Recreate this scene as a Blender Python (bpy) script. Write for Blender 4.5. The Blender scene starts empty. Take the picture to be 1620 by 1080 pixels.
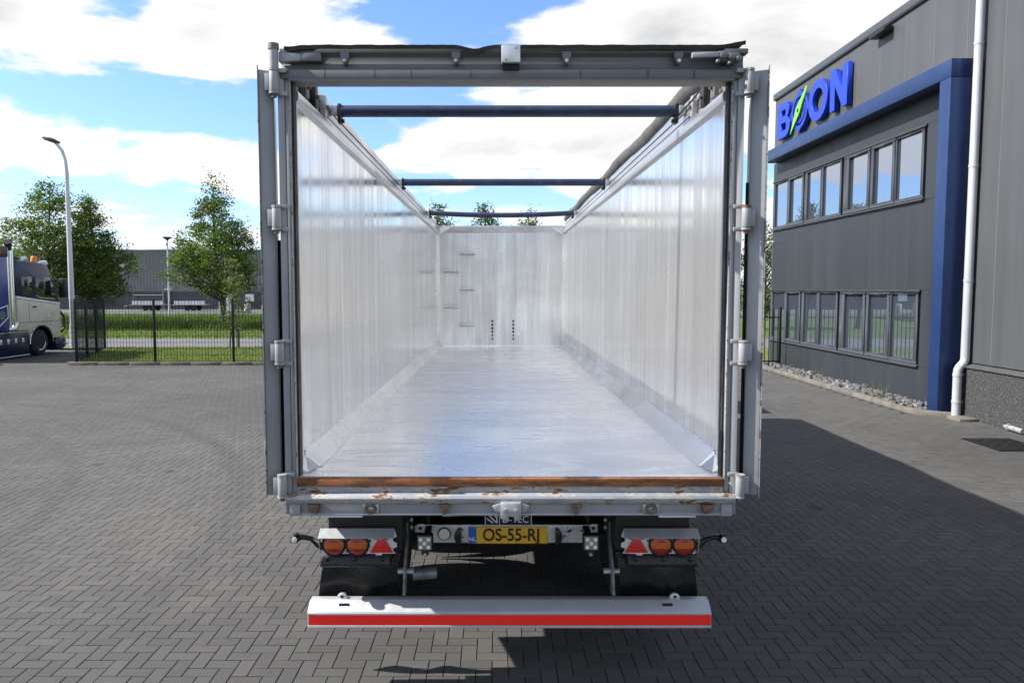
import bpy, bmesh, math, random
import numpy as np
from mathutils import Vector, Matrix

random.seed(7)
rng = np.random.default_rng(7)
sc = bpy.context.scene
C = sc.collection
R = math.radians
PI = math.pi

# ------------------------------------------------------------------ camera
F = 1180.0                       # focal length in pixels of a 1620 px wide frame
CAM = (-0.075, 0.0, 2.48)
PITCH = math.atan(84 / F)
cam = bpy.data.cameras.new('camera')
cam.sensor_width = 36.0
cam.lens = F / 1620 * 36.0
cam.shift_x = (810 - 786) / 1620
cam.clip_start = 0.05
cam.clip_end = 3000
cam_o = bpy.data.objects.new('camera', cam)
C.objects.link(cam_o)
cam_o.location = CAM
cam_o.rotation_euler = (PI / 2 - PITCH, 0, 0)
sc.camera = cam_o
sc.render.resolution_x, sc.render.resolution_y = 1024, 682

# ------------------------------------------------------------------ world, sun, exposure
SUN = Vector((-1.16, -0.04, 1.0)).normalized()      # towards the sun
sc.view_settings.view_transform = 'Standard'
sc.view_settings.look = 'None'
sc.view_settings.exposure = 1.0
sc.view_settings.gamma = 1.0
world = bpy.data.worlds.new('World')
sc.world = world
world.use_nodes = True


def build_world():
    nt = world.node_tree
    N, L = nt.nodes, nt.links
    N.clear()

    def node(t, **kw):
        n = N.new(t)
        for k, v in kw.items():
            setattr(n, k, v)
        return n

    def val(x, sock):
        if isinstance(x, (int, float)):
            sock.default_value = x
        else:
            L.new(x, sock)

    def m(op, a, b=0.0, clamp=False):
        n = node('ShaderNodeMath', operation=op, use_clamp=clamp)
        val(a, n.inputs[0]); val(b, n.inputs[1])
        return n.outputs[0]

    out = node('ShaderNodeOutputWorld')
    bg = node('ShaderNodeBackground')
    bg.inputs[1].default_value = 0.105
    L.new(bg.outputs[0], out.inputs[0])
    sky = node('ShaderNodeTexSky', sky_type='NISHITA', sun_disc=False)
    sky.sun_elevation = math.asin(SUN.z)
    sky.sun_rotation = math.atan2(SUN.x, SUN.y)
    sky.air_density = 1.0; sky.dust_density = 0.6; sky.ozone_density = 1.6
    tc = node('ShaderNodeTexCoord')
    sep = node('ShaderNodeSeparateXYZ')
    L.new(tc.outputs['Generated'], sep.inputs[0])
    X, Y, Z = sep.outputs
    az = m('ARCTAN2', X, Y)
    el = m('ARCSINE', Z)

    # where cumulus stands and where the sky is open: azimuth, elevation, widths (degrees), weight
    blobs = [(-31.5, 20.2, 6.5, 2.6, .30), (-33, 15.8, 7.5, 1.7, .26), (-20.5, 19.3, 4.2, 3.8, .34), (-33, 9.8, 8, 1.6, .22), (-34, 13.6, 7, 1.0, .10),
             (-21, 9.6, 5, 1.4, .22), (-1.5, 9.9, 4.6, 1.7, .36), (8.5, 10.0, 4.6, 2.2, .30), (11, 16.5, 5.5, 3.4, .34),
             (18, 18.5, 8, 3.2, .36), (-14.5, 21.5, 3.0, 1.4, .22), (-8.2, 12.8, 1.2, .7, .16), (25, 13, 6, 5, .22),
             (-25.6, 19.6, 2.0, 3.0, -.34), (-28.5, 22.3, 3.6, .8, -.28), (-4.6, 20.0, 6.0, 1.8, -.42), (-22, 12.9, 5.0, 1.9, -.36),
             (-8.6, 14.7, 5.0, 1.5, -.36), (-11, 10.9, 3.4, 2.0, -.22), (3.4, 13.2, 3, 1.2, -.16), (-.6, 6.6, 5.5, .8, -.22),
             (-20.5, 6.6, 3.0, 1.5, -.16), (-5, 30, 12, 5, -.12)]
    field = None
    for (a, e, sa, se, w) in blobs:
        da = m('DIVIDE', m('SUBTRACT', az, R(a)), R(sa))
        de = m('DIVIDE', m('SUBTRACT', el, R(e)), R(se))
        q = m('ADD', m('MULTIPLY', da, da), m('MULTIPLY', de, de))
        g = m('MULTIPLY', m('POWER', 2.0, m('MULTIPLY', q, -1.0)), w * 1.5)
        field = g if field is None else m('ADD', field, g)

    def cloud(dz):
        zz = m('ADD', m('MAXIMUM', m('ADD', Z, dz), 0.0), 0.16)
        cx = node('ShaderNodeCombineXYZ')
        L.new(m('DIVIDE', X, zz), cx.inputs[0]); L.new(m('DIVIDE', Y, zz), cx.inputs[1])
        L.new(m('MULTIPLY', Z, 5.0), cx.inputs[2])
        n1 = node('ShaderNodeTexNoise', noise_dimensions='3D')
        n1.inputs['Scale'].default_value = 1.7
        n1.inputs['Detail'].default_value = 9
        n1.inputs['Roughness'].default_value = 0.58
        n1.inputs['Distortion'].default_value = 0.25
        L.new(cx.outputs[0], n1.inputs['Vector'])
        return n1.outputs[0]

    base = cloud(0.0)
    dens = m('ADD', m('MULTIPLY', m('SUBTRACT', base, 0.5), 2.1), m('ADD', field, 0.535))
    mask = node('ShaderNodeMapRange', interpolation_type='SMOOTHSTEP')
    L.new(dens, mask.inputs[0])
    mask.inputs[1].default_value = 0.45; mask.inputs[2].default_value = 0.66
    up = cloud(0.035)
    dens2 = m('ADD', m('MULTIPLY', m('SUBTRACT', up, 0.5), 2.1), m('ADD', field, 0.5))
    shade = node('ShaderNodeMapRange', interpolation_type='SMOOTHSTEP')
    L.new(m('ADD', m('MULTIPLY', dens2, 0.8), m('MULTIPLY', dens, 0.2)), shade.inputs[0])
    shade.inputs[1].default_value = 0.84; shade.inputs[2].default_value = 1.5
    ccol = node('ShaderNodeMixRGB')
    L.new(shade.outputs[0], ccol.inputs[0])
    ccol.inputs[1].default_value = (5.2, 5.15, 5.1, 1)
    ccol.inputs[2].default_value = (2.9, 2.95, 3.05, 1)
    # the blue, and a pale veil of thin cloud low over the horizon
    gain = node('ShaderNodeMixRGB', blend_type='MULTIPLY'); gain.inputs[0].default_value = 1
    L.new(sky.outputs[0], gain.inputs[1]); gain.inputs[2].default_value = (0.82, 0.98, 1.24, 1)
    mix = node('ShaderNodeMixRGB')
    L.new(mask.outputs[0], mix.inputs[0]); L.new(gain.outputs[0], mix.inputs[1]); L.new(ccol.outputs[0], mix.inputs[2])
    veil = node('ShaderNodeMapRange', interpolation_type='SMOOTHSTEP')
    L.new(Z, veil.inputs[0])
    veil.inputs[1].default_value = 0.13; veil.inputs[2].default_value = 0.0
    veil.inputs[3].default_value = 0.0; veil.inputs[4].default_value = 0.45
    mix2 = node('ShaderNodeMixRGB')
    L.new(veil.outputs[0], mix2.inputs[0]); L.new(mix.outputs[0], mix2.inputs[1]); mix2.inputs[2].default_value = (4.3, 4.5, 4.6, 1)
    L.new(mix2.outputs[0], bg.inputs[0])


build_world()
world.cycles.sampling_method = 'MANUAL'
world.cycles.sample_map_resolution = 1024

sun = bpy.data.lights.new('sun', 'SUN')
sun.energy = 5.0
sun.angle = R(0.55)
sun.color = (1.0, 0.97, 0.92)
sun_o = bpy.data.objects.new('sun', sun)
C.objects.link(sun_o)
sun_o.rotation_euler = (-SUN).to_track_quat('-Z', 'Y').to_euler()
sun_o.location = (-20, 0, 20)
sc.cycles.max_bounces = 10
sc.cycles.diffuse_bounces = 4
sc.cycles.glossy_bounces = 6
sc.cycles.sample_clamp_indirect = 6.0
sc.cycles.use_denoising = True
sc.cycles.caustics_reflective = True
sc.cycles.blur_glossy = 1.0


# ------------------------------------------------------------------ materials
MATS = {}


class NB:
    """small node-tree helper"""
    def __init__(s, name, disp=False):
        s.mat = bpy.data.materials.new(name)
        s.mat.use_nodes = True
        s.nt = s.mat.node_tree
        s.N, s.L = s.nt.nodes, s.nt.links
        s.p = s.N['Principled BSDF']
        s.tc = s.N.new('ShaderNodeTexCoord')

    def set(s, sock, v):
        if hasattr(v, 'is_output') or isinstance(v, bpy.types.NodeSocket):
            s.L.new(v, sock)
        else:
            if isinstance(v, tuple) and len(v) == 3 and sock.type == 'RGBA':
                v = (*v, 1)
            sock.default_value = v

    def inp(s, k, v):
        s.set(s.p.inputs[k], v)

    def m(s, op, a, b=0.0, clamp=False):
        n = s.N.new('ShaderNodeMath'); n.operation = op; n.use_clamp = clamp
        s.set(n.inputs[0], a); s.set(n.inputs[1], b)
        return n.outputs[0]

    def noise(s, scale, detail=4, rough=0.55, stretch=(1, 1, 1), coord='Object', dist=0.0, loc=(0, 0, 0)):
        mp = s.N.new('ShaderNodeMapping')
        mp.inputs['Scale'].default_value = stretch
        mp.inputs['Location'].default_value = loc
        if coord == 'World':
            g = s.N.new('ShaderNodeNewGeometry'); s.L.new(g.outputs['Position'], mp.inputs[0])
        else:
            s.L.new(s.tc.outputs[coord], mp.inputs[0])
        n = s.N.new('ShaderNodeTexNoise')
        n.inputs['Scale'].default_value = scale
        n.inputs['Detail'].default_value = detail
        n.inputs['Roughness'].default_value = rough
        n.inputs['Distortion'].default_value = dist
        s.L.new(mp.outputs[0], n.inputs['Vector'])
        return n.outputs[0]

    def ramp(s, fac, a, b, lo=0.0, hi=1.0, smooth=True):
        n = s.N.new('ShaderNodeMapRange')
        if smooth:
            n.interpolation_type = 'SMOOTHSTEP'
        s.set(n.inputs[0], fac)
        for i, v in enumerate((a, b, lo, hi)):
            n.inputs[i + 1].default_value = v
        return n.outputs[0]

    def mix(s, fac, a, b, mode='MIX'):
        n = s.N.new('ShaderNodeMixRGB'); n.blend_type = mode
        s.set(n.inputs[0], fac); s.set(n.inputs[1], a); s.set(n.inputs[2], b)
        return n.outputs[0]

    def bump(s, h, strength=0.3, dist=0.01):
        n = s.N.new('ShaderNodeBump')
        n.inputs['Strength'].default_value = strength
        n.inputs['Distance'].default_value = dist
        s.set(n.inputs['Height'], h)
        s.L.new(n.outputs[0], s.p.inputs['Normal'])


def simple(name, col, rough=0.5, metal=0.0, var=0.12, scale=6.0, bump=0.0, bscale=40.0, spec=None, dirt=None, dirt_amt=0.5):
    b = NB(name)
    n = b.noise(scale, 5)
    lo = tuple(max(0, c * (1 - var)) for c in col); hi = tuple(min(1, c * (1 + var)) for c in col)
    c = b.mix(b.ramp(n, 0.3, 0.7), lo, hi)
    if dirt:
        d = b.noise(scale * 2.3, 7, 0.65, loc=(3, 1, 7))
        c = b.mix(b.ramp(d, 0.52, 0.72, 0, dirt_amt), c, dirt)
    b.inp('Base Color', c)
    b.inp('Roughness', b.ramp(b.noise(scale * 3, 4, loc=(9, 2, 4)), 0.3, 0.7, rough * 0.85, min(1, rough * 1.15)))
    b.inp('Metallic', metal)
    if spec is not None:
        b.inp('Specular IOR Level', spec)
    if bump:
        b.bump(b.noise(bscale, 5), bump, 0.01)
    MATS[name] = b.mat
    return b.mat


def aluminium(name, stretch, streak_scale, smudge, base=0.82, r0=0.10, r1=0.28, metal=0.90, tint=(1.02, 1.0, 0.975), seams=0.0):
    b = NB(name)
    st = b.noise(streak_scale, 6, 0.62, stretch)
    st2 = b.noise(streak_scale * 4.2, 4, 0.6, stretch, loc=(4, 4, 1))
    sm = b.noise(smudge[0], 6, 0.6, smudge[1], dist=0.6, loc=(2, 8, 5))
    w2 = 0.06 if 'floor' in name else 0.22
    k = b.m('ADD', b.m('ADD', b.m('MULTIPLY', st, 0.5), b.m('MULTIPLY', st2, w2)), b.m('MULTIPLY', sm, 0.64 - w2))
    t = b.ramp(k, 0.42, 0.74)
    lo = tuple(base * 0.74 * x for x in tint); hi = tuple(min(0.96, base * 1.14 * x) for x in tint)
    c = b.mix(t, lo, hi)
    scr = b.noise(streak_scale * 0.9, 2, 0.5, (stretch[0] * 9, stretch[1] * 9, stretch[2] * 9), loc=(1, 3, 3))
    c = b.mix(b.ramp(scr, 0.70, 0.76, 0, 0.12 if 'wall' in name else 0.0), c, (0.93, 0.93, 0.93))
    rg = b.ramp(k, 0.40, 0.76, r1, r0)
    if 'floor' in name:
        pn = b.noise(1.15, 5, 0.55, (0.5, 1.5, 1), dist=1.6, loc=(11, 3, 0))
        pf = b.ramp(pn, 0.50, 0.56)
        pe = b.m('SUBTRACT', b.ramp(pn, 0.485, 0.50), pf)
        c = b.mix(b.m('MULTIPLY', pf, 0.55), c, (0.66, 0.655, 0.64))
        c = b.mix(b.m('MULTIPLY', pe, 0.5, True), c, (0.95, 0.95, 0.94))
        rg = b.m('ADD', rg, b.m('MULTIPLY', pf, 0.10))
    b.inp('Base Color', c)
    b.inp('Metallic', metal)
    b.inp('Roughness', rg)
    b.bump(b.m('ADD', b.m('MULTIPLY', st2, 0.3), b.m('MULTIPLY', st, 1.5)), 0.022 if name in ('alu_wall', 'alu_front') else 0.0, 0.004)
    MATS[name] = b.mat
    return b.mat


def rusty_paint(name, col, rust=(0.52, 0.62), chip=(0.60, 0.64), stretch=(1, 1, 1), scale=5.0, rough=0.45):
    b = NB(name)
    n = b.noise(scale, 8, 0.68, stretch)
    n2 = b.noise(scale * 5, 5, 0.6, stretch, loc=(5, 5, 5))
    v = b.noise(2.0, 4)
    c = b.mix(b.ramp(v, 0.3, 0.7), tuple(x * 0.88 for x in col), tuple(min(1, x * 1.1) for x in col))
    k = b.m('ADD', b.m('MULTIPLY', n, 0.75), b.m('MULTIPLY', n2, 0.25))
    c = b.mix(b.ramp(k, chip[0] - 0.05, chip[0]), c, (0.36, 0.345, 0.31))
    rc = b.mix(n2, (0.036, 0.016, 0.010), (0.20, 0.080, 0.032))
    rf = b.ramp(k, rust[0], rust[1])
    c = b.mix(rf, c, rc)
    b.inp('Base Color', c)
    b.inp('Roughness', b.m('ADD', b.m('MULTIPLY', rf, 0.4), rough, True))
    b.bump(k, 0.25, 0.01)
    MATS[name] = b.mat
    return b.mat


def cladding(name, col):
    b = NB(name)
    st = b.noise(1.4, 6, 0.6, (1, 2.2, 0.10)); big = b.noise(0.35, 4, loc=(7, 1, 2)); fl = b.noise(55, 3, 0.6)
    k = b.m('ADD', b.m('ADD', b.m('MULTIPLY', st, 0.55), b.m('MULTIPLY', big, 0.35)), b.m('MULTIPLY', fl, 0.1))
    b.inp('Base Color', b.mix(b.ramp(k, 0.36, 0.64), tuple(x * 0.88 for x in col), tuple(x * 1.10 for x in col)))
    b.inp('Roughness', b.ramp(k, 0.3, 0.7, 0.42, 0.56))
    b.bump(b.m('ADD', big, b.m('MULTIPLY', fl, 0.05)), 0.12, 0.02)
    MATS[name] = b.mat


def make_materials():
    aluminium('alu_wall', (9, 9, 0.22), 1.0, (0.55, (1, 1, 1)))
    aluminium('alu_front', (5, 5, 0.3), 1.0, (0.9, (1, 1, 1)), base=0.78, r0=0.24, r1=0.42)
    aluminium('alu_floor', (0.35, 1.3, 1), 1.1, (0.8, (0.5, 1.2, 1)), base=0.90, r0=0.17, r1=0.34, metal=0.88)
    aluminium('alu_trim', (1.2, 0.5, 1.2), 1.2, (0.8, (1, 0.6, 1)), base=0.80, r0=0.20, r1=0.38)
    aluminium('alu_rail', (2, 0.2, 6), 2.0, (1, (1, 1, 1)), base=0.62, r0=0.28, r1=0.45)
    simple('weld', (0.88, 0.88, 0.88), 0.3, 0.9, 0.05, 20)
    rusty_paint('grey_paint', (0.285, 0.290, 0.296), (0.66, 0.72), (0.70, 0.72), scale=2.2)
    rusty_paint('grey_dark', (0.118, 0.119, 0.121), (0.62, 0.70), (0.68, 0.72), scale=2.5)
    rusty_paint('grey_worn', (0.24, 0.25, 0.265), (0.53, 0.58), (0.525, 0.54), (0.9, 1, 4), 6.0)
    rusty_paint('sill_rust', (0.235, 0.085, 0.026), (0.43, 0.56), (0.95, 0.95), (0.7, 1, 4), 9.0, 0.6)
    
    rusty_paint('hook_rust', (0.13, 0.115, 0.10), (0.42, 0.62), (0.6, 0.7), scale=14.0)
    simple('galvanised', (0.42, 0.43, 0.44), 0.45, 0.6, 0.25, 14, 0.2, 60)
    simple('arm_steel', (0.16, 0.165, 0.17), 0.5, 0.5, 0.35, 14, 0.2, 60)
    simple('steel_plate', (0.62, 0.63, 0.63), 0.35, 0.55, 0.08, 9)
    simple('white_plate', (0.66, 0.67, 0.67), 0.45, 0.25, 0.06, 9, dirt=(0.2, 0.18, 0.16), dirt_amt=0.4)
    simple('bumper_alu', (0.42, 0.425, 0.43), 0.42, 0.35, 0.06, 5, dirt=(0.4, 0.38, 0.35), dirt_amt=0.3)
    simple('black_steel', (0.006, 0.006, 0.0065), 0.45, 0.0, 0.3, 8)
    simple('black_rubber', (0.006, 0.006, 0.0065), 0.27, 0.0, 0.3, 7, 0.1, 30)
    simple('tyre_rubber', (0.014, 0.014, 0.015), 0.85, 0.0, 0.25, 10, 0.15, 60)
    simple('black_hole', (0.006, 0.006, 0.006), 0.7, 0.0, 0.1, 8)
    simple('bow_navy', (0.010, 0.024, 0.062), 0.55, 0.0, 0.3, 6, 0.1, 60, dirt=(0.09, 0.10, 0.12), dirt_amt=0.35)
    simple('tarp_grey', (0.065, 0.062, 0.059), 0.75, 0.0, 0.25, 5, 0.25, 14)
    simple('tarp_dark', (0.030, 0.028, 0.027), 0.8, 0.0, 0.25, 8, 0.4, 16)
    simple('plate_yellow', (0.80, 0.45, 0.010), 0.45, 0.0, 0.06, 14, dirt=(0.3, 0.15, 0.02), dirt_amt=0.5)
    simple('plate_blue', (0.01, 0.11, 0.45), 0.45, 0.0, 0.06, 14)
    simple('plate_ink', (0.03, 0.008, 0.008), 0.5)
    simple('white_print', (0.75, 0.75, 0.74), 0.5, var=0.05)
    simple('lamp_white', (0.78, 0.77, 0.72), 0.25, var=0.05)
    simple('led', (0.85, 0.82, 0.66), 0.15, var=0.05)
    # lamp glass
    for n, c in (('lamp_red', (0.30, 0.008, 0.006)), ('lamp_orange', (0.52, 0.115, 0.010)), ('reflector_red', (0.62, 0.010, 0.010))):
        b = NB(n); v = b.noise(220, 2)
        b.inp('Base Color', b.mix(v, tuple(x * 0.7 for x in c), tuple(min(1, x * 1.2) for x in c)))
        b.inp('Roughness', 0.22); b.inp('Coat Weight', 0.5); b.inp('Coat Roughness', 0.08)
        vo = b.N.new('ShaderNodeTexVoronoi'); vo.inputs['Scale'].default_value = 110; b.L.new(b.tc.outputs['Object'], vo.inputs['Vector']); b.bump(vo.outputs['Distance'], 0.5, 0.004)
        MATS[n] = b.mat
    # the red board of the bumper, scuffed
    b = NB('board_red')
    n = b.noise(3.0, 7, 0.7, (1, 1, 2.2)); n2 = b.noise(26, 4)
    k = b.m('ADD', b.m('MULTIPLY', n, 0.8), b.m('MULTIPLY', n2, 0.2))
    sx = b.N.new('ShaderNodeSeparateXYZ'); b.L.new(b.tc.outputs['Object'], sx.inputs[0])
    k = b.m('ADD', k, b.ramp(sx.outputs[0], -0.6, 1.2, -0.06, 0.045))
    c = b.mix(b.ramp(k, 0.64, 0.68), (0.88, 0.018, 0.010), (0.55, 0.52, 0.50))
    b.inp('Base Color', c); b.inp('Roughness', 0.42)
    MATS['board_red'] = b.mat
    # pavers
    b = NB('paver')
    at = b.N.new('ShaderNodeAttribute'); at.attribute_name = 'tint'
    oi = b.N.new('ShaderNodeObjectInfo')
    rnd = b.m('FRACT', b.m('ADD', at.outputs['Fac'], oi.outputs['Random']))
    col = b.mix(rnd, (0.0560, 0.0535, 0.0500), (0.0710, 0.0680, 0.0635))
    hue = b.m('FRACT', b.m('MULTIPLY', rnd, 7.31))
    col = b.mix(b.ramp(hue, 0.80, 1.0, 0, 0.25), col, (0.068, 0.058, 0.052))
    big = b.noise(0.32, 5, 0.6, coord='World')
    col = b.mix(1.0, col, b.mix(b.ramp(big, 0.3, 0.7), (0.80, 0.80, 0.81), (1.18, 1.17, 1.14)), 'MULTIPLY')
    mid = b.noise(2.2, 6, 0.65, coord='World', loc=(4, 4, 0))
    col = b.mix(b.ramp(mid, 0.62, 0.78, 0, 0.35), col, (0.040, 0.038, 0.036))
    # dark tyre arcs left by turning lorries
    g = b.N.new('ShaderNodeNewGeometry'); sp = b.N.new('ShaderNodeSeparateXYZ'); b.L.new(g.outputs['Position'], sp.inputs[0])

    def arc(cx, cy, r, w, amt):
        dx = b.m('SUBTRACT', sp.outputs[0], cx); dy = b.m('SUBTRACT', sp.outputs[1], cy)
        rr = b.m('SQRT', b.m('ADD', b.m('MULTIPLY', dx, dx), b.m('MULTIPLY', dy, dy)))
        rr = b.m('ADD', rr, b.m('MULTIPLY', b.m('SUBTRACT', mid, 0.5), 0.25))
        d = b.m('ABSOLUTE', b.m('SUBTRACT', rr, r))
        return b.m('MULTIPLY', b.ramp(d, w, 0.0, 0, amt), b.ramp(big, 0.35, 0.6))
    for a in ((-13.0, 6.0, 10.2, 0.28, 0.42), (-13.0, 6.0, 8.2, 0.25, 0.35), (-11, 2, 14.6, 0.3, 0.3), (14, 3.0, 9.5, 0.25, 0.25)):
        col = b.mix(arc(*a), col, (0.032, 0.031, 0.030))
    vs = b.N.new('ShaderNodeTexVoronoi'); vs.inputs['Scale'].default_value = 0.75
    gp = b.N.new('ShaderNodeNewGeometry'); b.L.new(gp.outputs['Position'], vs.inputs['Vector'])
    sd = b.m('ADD', vs.outputs['Distance'], b.m('MULTIPLY', b.m('SUBTRACT', b.noise(9, 4, coord='World'), 0.5), 0.12))
    col = b.mix(b.ramp(sd, 0.085, 0.045, 0, 0.6), col, (0.018, 0.0175, 0.017))
    fine = b.noise(150, 3, 0.75, coord='World')
    col = b.mix(b.ramp(fine, 0.60, 0.72, 0, 0.55), col, (0.165, 0.158, 0.148))
    col = b.mix(b.ramp(fine, 0.40, 0.30, 0, 0.5), col, (0.028, 0.027, 0.026))
    b.inp('Base Color', col)
    b.inp('Roughness', 0.82); b.inp('Specular IOR Level', 0.35)
    b.bump(b.noise(170, 4, 0.7, coord='World'), 0.2, 0.003)
    MATS['paver'] = b.mat
    # joint sand
    b = NB('joint_sand')
    n = b.noise(1.1, 6, 0.65, coord='World'); n2 = b.noise(60, 4, coord='World')
    c = b.mix(n2, (0.010, 0.009, 0.008), (0.028, 0.025, 0.021))
    c = b.mix(b.ramp(n, 0.58, 0.72, 0, 0.6), c, (0.020, 0.026, 0.010))
    b.inp('Base Color', c); b.inp('Roughness', 0.95)
    MATS['joint_sand'] = b.mat
    # ground & grass
    for n_, lo, hi, s in (('ground_soil', (0.045, 0.060, 0.020), (0.075, 0.085, 0.035), 0.3), ('lawn', (0.060, 0.095, 0.018), (0.135, 0.155, 0.045), 0.6),
                          ('verge', (0.045, 0.085, 0.018), (0.090, 0.125, 0.035), 0.4)):
        b = NB(n_)
        n = b.noise(s, 6, 0.65, coord='World'); n2 = b.noise(s * 14, 5, 0.7, (1, 1, 1), 'World')
        k = b.m('ADD', b.m('MULTIPLY', n, 0.6), b.m('MULTIPLY', n2, 0.4))
        b.inp('Base Color', b.mix(b.ramp(k, 0.35, 0.65), lo, hi)); b.inp('Roughness', 0.9); b.inp('Specular IOR Level', 0.2)
        b.bump(n2, 0.6, 0.04)
        MATS[n_] = b.mat
    for n_, lo, hi in (('blade', (0.055, 0.095, 0.015), (0.17, 0.19, 0.055)), ('reed', (0.040, 0.082, 0.018), (0.110, 0.160, 0.040)),
                       ('leaf', (0.038, 0.072, 0.010), (0.110, 0.160, 0.030)), ('leaf_pale', (0.060, 0.090, 0.028), (0.135, 0.165, 0.06)),
                       ('leaf_far', (0.030, 0.055, 0.014), (0.070, 0.105, 0.03)), ('weed', (0.10, 0.11, 0.04), (0.24, 0.22, 0.11))):
        b = NB(n_)
        at = b.N.new('ShaderNodeAttribute'); at.attribute_name = 'tint'
        col = b.mix(at.outputs['Fac'], lo, hi)
        b.inp('Base Color', col); b.inp('Roughness', 0.55); b.inp('Specular IOR Level', 0.3)
        tr = b.N.new('ShaderNodeBsdfTranslucent')
        b.L.new(b.mix(1.0, col, (1.5, 1.6, 0.6), 'MULTIPLY'), tr.inputs[0])
        ms = b.N.new('ShaderNodeMixShader'); ms.inputs[0].default_value = 0.35
        b.L.new(b.p.outputs[0], ms.inputs[1]); b.L.new(tr.outputs[0], ms.inputs[2])
        b.L.new(ms.outputs[0], b.N['Material Output'].inputs[0])
        MATS[n_] = b.mat
    simple('bark', (0.075, 0.060, 0.045), 0.9, 0, 0.35, 9, 0.6, 30)
    simple('path_concrete', (0.115, 0.110, 0.110), 0.85, 0, 0.12, 1.5, 0.2, 60)
    simple('asphalt', (0.10, 0.10, 0.10), 0.9, 0, 0.15, 1.0, 0.2, 60)
    simple('kerb_stone', (0.125, 0.112, 0.092), 0.9, 0, 0.22, 3, 0.4, 45, dirt=(0.07, 0.075, 0.03), dirt_amt=0.5)
    simple('fence_black', (0.005, 0.006, 0.006), 0.55, 0, 0.1, 4, spec=0.25)
    simple('gravel_fill', (0.10, 0.095, 0.09), 0.95, 0, 0.35, 14, 0.8, 30)
    for i, c in enumerate(((0.105, 0.104, 0.102), (0.15, 0.148, 0.144), (0.075, 0.076, 0.079))):
        simple('stone_%d' % i, c, 0.85, 0, 0.3, 9, 0.5, 30)
    # building
    cladding('clad_grey', (0.0605, 0.0630, 0.0655))
    cladding('clad_dark', (0.0215, 0.0255, 0.0305))
    simple('joint_grey', (0.115, 0.115, 0.112), 0.5, 0, 0.1, 2)
    simple('trim_grey', (0.050, 0.054, 0.058), 0.45, 0, 0.05, 2)
    simple('trim_dark', (0.030, 0.032, 0.035), 0.5, 0, 0.08, 2)
    simple('frame_grey', (0.040, 0.044, 0.050), 0.4, 0, 0.05, 4)
    simple('band_blue', (0.0065, 0.024, 0.088), 0.42, 0, 0.05, 1.0)
    simple('letter_blue', (0.004, 0.032, 0.38), 0.35, 0, 0.04, 2)
    simple('letter_navy', (0.004, 0.028, 0.30), 0.4, 0, 0.04, 2)
    simple('needle_green', (0.16, 0.52, 0.03), 0.35, 0, 0.05, 3)
    simple('roof_grey', (0.08, 0.08, 0.08), 0.8)
    simple('pipe_grey', (0.45, 0.46, 0.47), 0.35, 0.25, 0.06, 4)
    b = NB('plinth_aggregate')
    v = b.N.new('ShaderNodeTexVoronoi'); v.inputs['Scale'].default_value = 85
    b.L.new(b.tc.outputs['Object'], v.inputs['Vector'])
    wn = b.N.new('ShaderNodeSeparateColor'); b.L.new(v.outputs['Color'], wn.inputs[0])
    c = b.mix(b.ramp(wn.outputs[0], 0.2, 0.9), (0.020, 0.021, 0.022), (0.085, 0.087, 0.088))
    c = b.mix(b.ramp(wn.outputs[1], 0.90, 0.95), c, (0.20, 0.20, 0.195))
    c = b.mix(b.ramp(v.outputs['Distance'], 0.35, 0.6), c, (0.02, 0.02, 0.02))
    b.inp('Base Color', c); b.inp('Roughness', 0.8)
    b.bump(v.outputs['Distance'], 0.5, 0.01)
    MATS['plinth_aggregate'] = b.mat
    b = NB('window_glass')
    b.inp('Base Color', b.mix(b.noise(0.6, 3), (0.010, 0.013, 0.016), (0.020, 0.023, 0.026)))
    b.inp('Base Color', b.mix(b.noise(0.6, 3), (0.33, 0.385, 0.48), (0.38, 0.435, 0.54))); b.inp('Metallic', 0.92); b.inp('Roughness', 0.012)
    wob = b.noise(1.3, 2, coord='World'); b.bump(wob, 0.02, 0.02)
    MATS['window_glass'] = b.mat
    simple('clad_far', (0.17, 0.168, 0.166), 0.6, 0, 0.05, 0.3)
    simple('clad_far_low', (0.055, 0.055, 0.056), 0.6, 0, 0.08, 0.3)
    simple('pole_white', (0.52, 0.53, 0.53), 0.45, 0.2, 0.06, 1.2)
    simple('lamp_head', (0.03, 0.032, 0.034), 0.5)
    simple('concrete', (0.30, 0.285, 0.25), 0.9, 0, 0.15, 4)
    simple('far_white', (0.62, 0.63, 0.64), 0.5, 0, 0.08, 2)
    simple('far_grey', (0.25, 0.26, 0.27), 0.5, 0.3, 0.1, 3)
    simple('truck_navy', (0.006, 0.012, 0.040), 0.22, 0.1, 0.1, 3)
    simple('truck_cream', (0.52, 0.47, 0.37), 0.35, 0, 0.05, 3)
    simple('truck_blue', (0.006, 0.025, 0.20), 0.25, 0, 0.35, 1.4)
    simple('chrome', (0.75, 0.76, 0.77), 0.10, 1.0, 0.04, 6)
    simple('truck_glass', (0.010, 0.013, 0.014), 0.04, 0, 0.1, 2, spec=0.9)
    simple('truck_white', (0.70, 0.70, 0.69), 0.35)
    simple('amber', (0.75, 0.18, 0.02), 0.3)
    simple('tail_red', (0.35, 0.01, 0.01), 0.3)
    simple('manhole_iron', (0.010, 0.0095, 0.009), 0.85, 0.0, 0.2, 20, 0.3, 60, spec=0.15)


make_materials()


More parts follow.
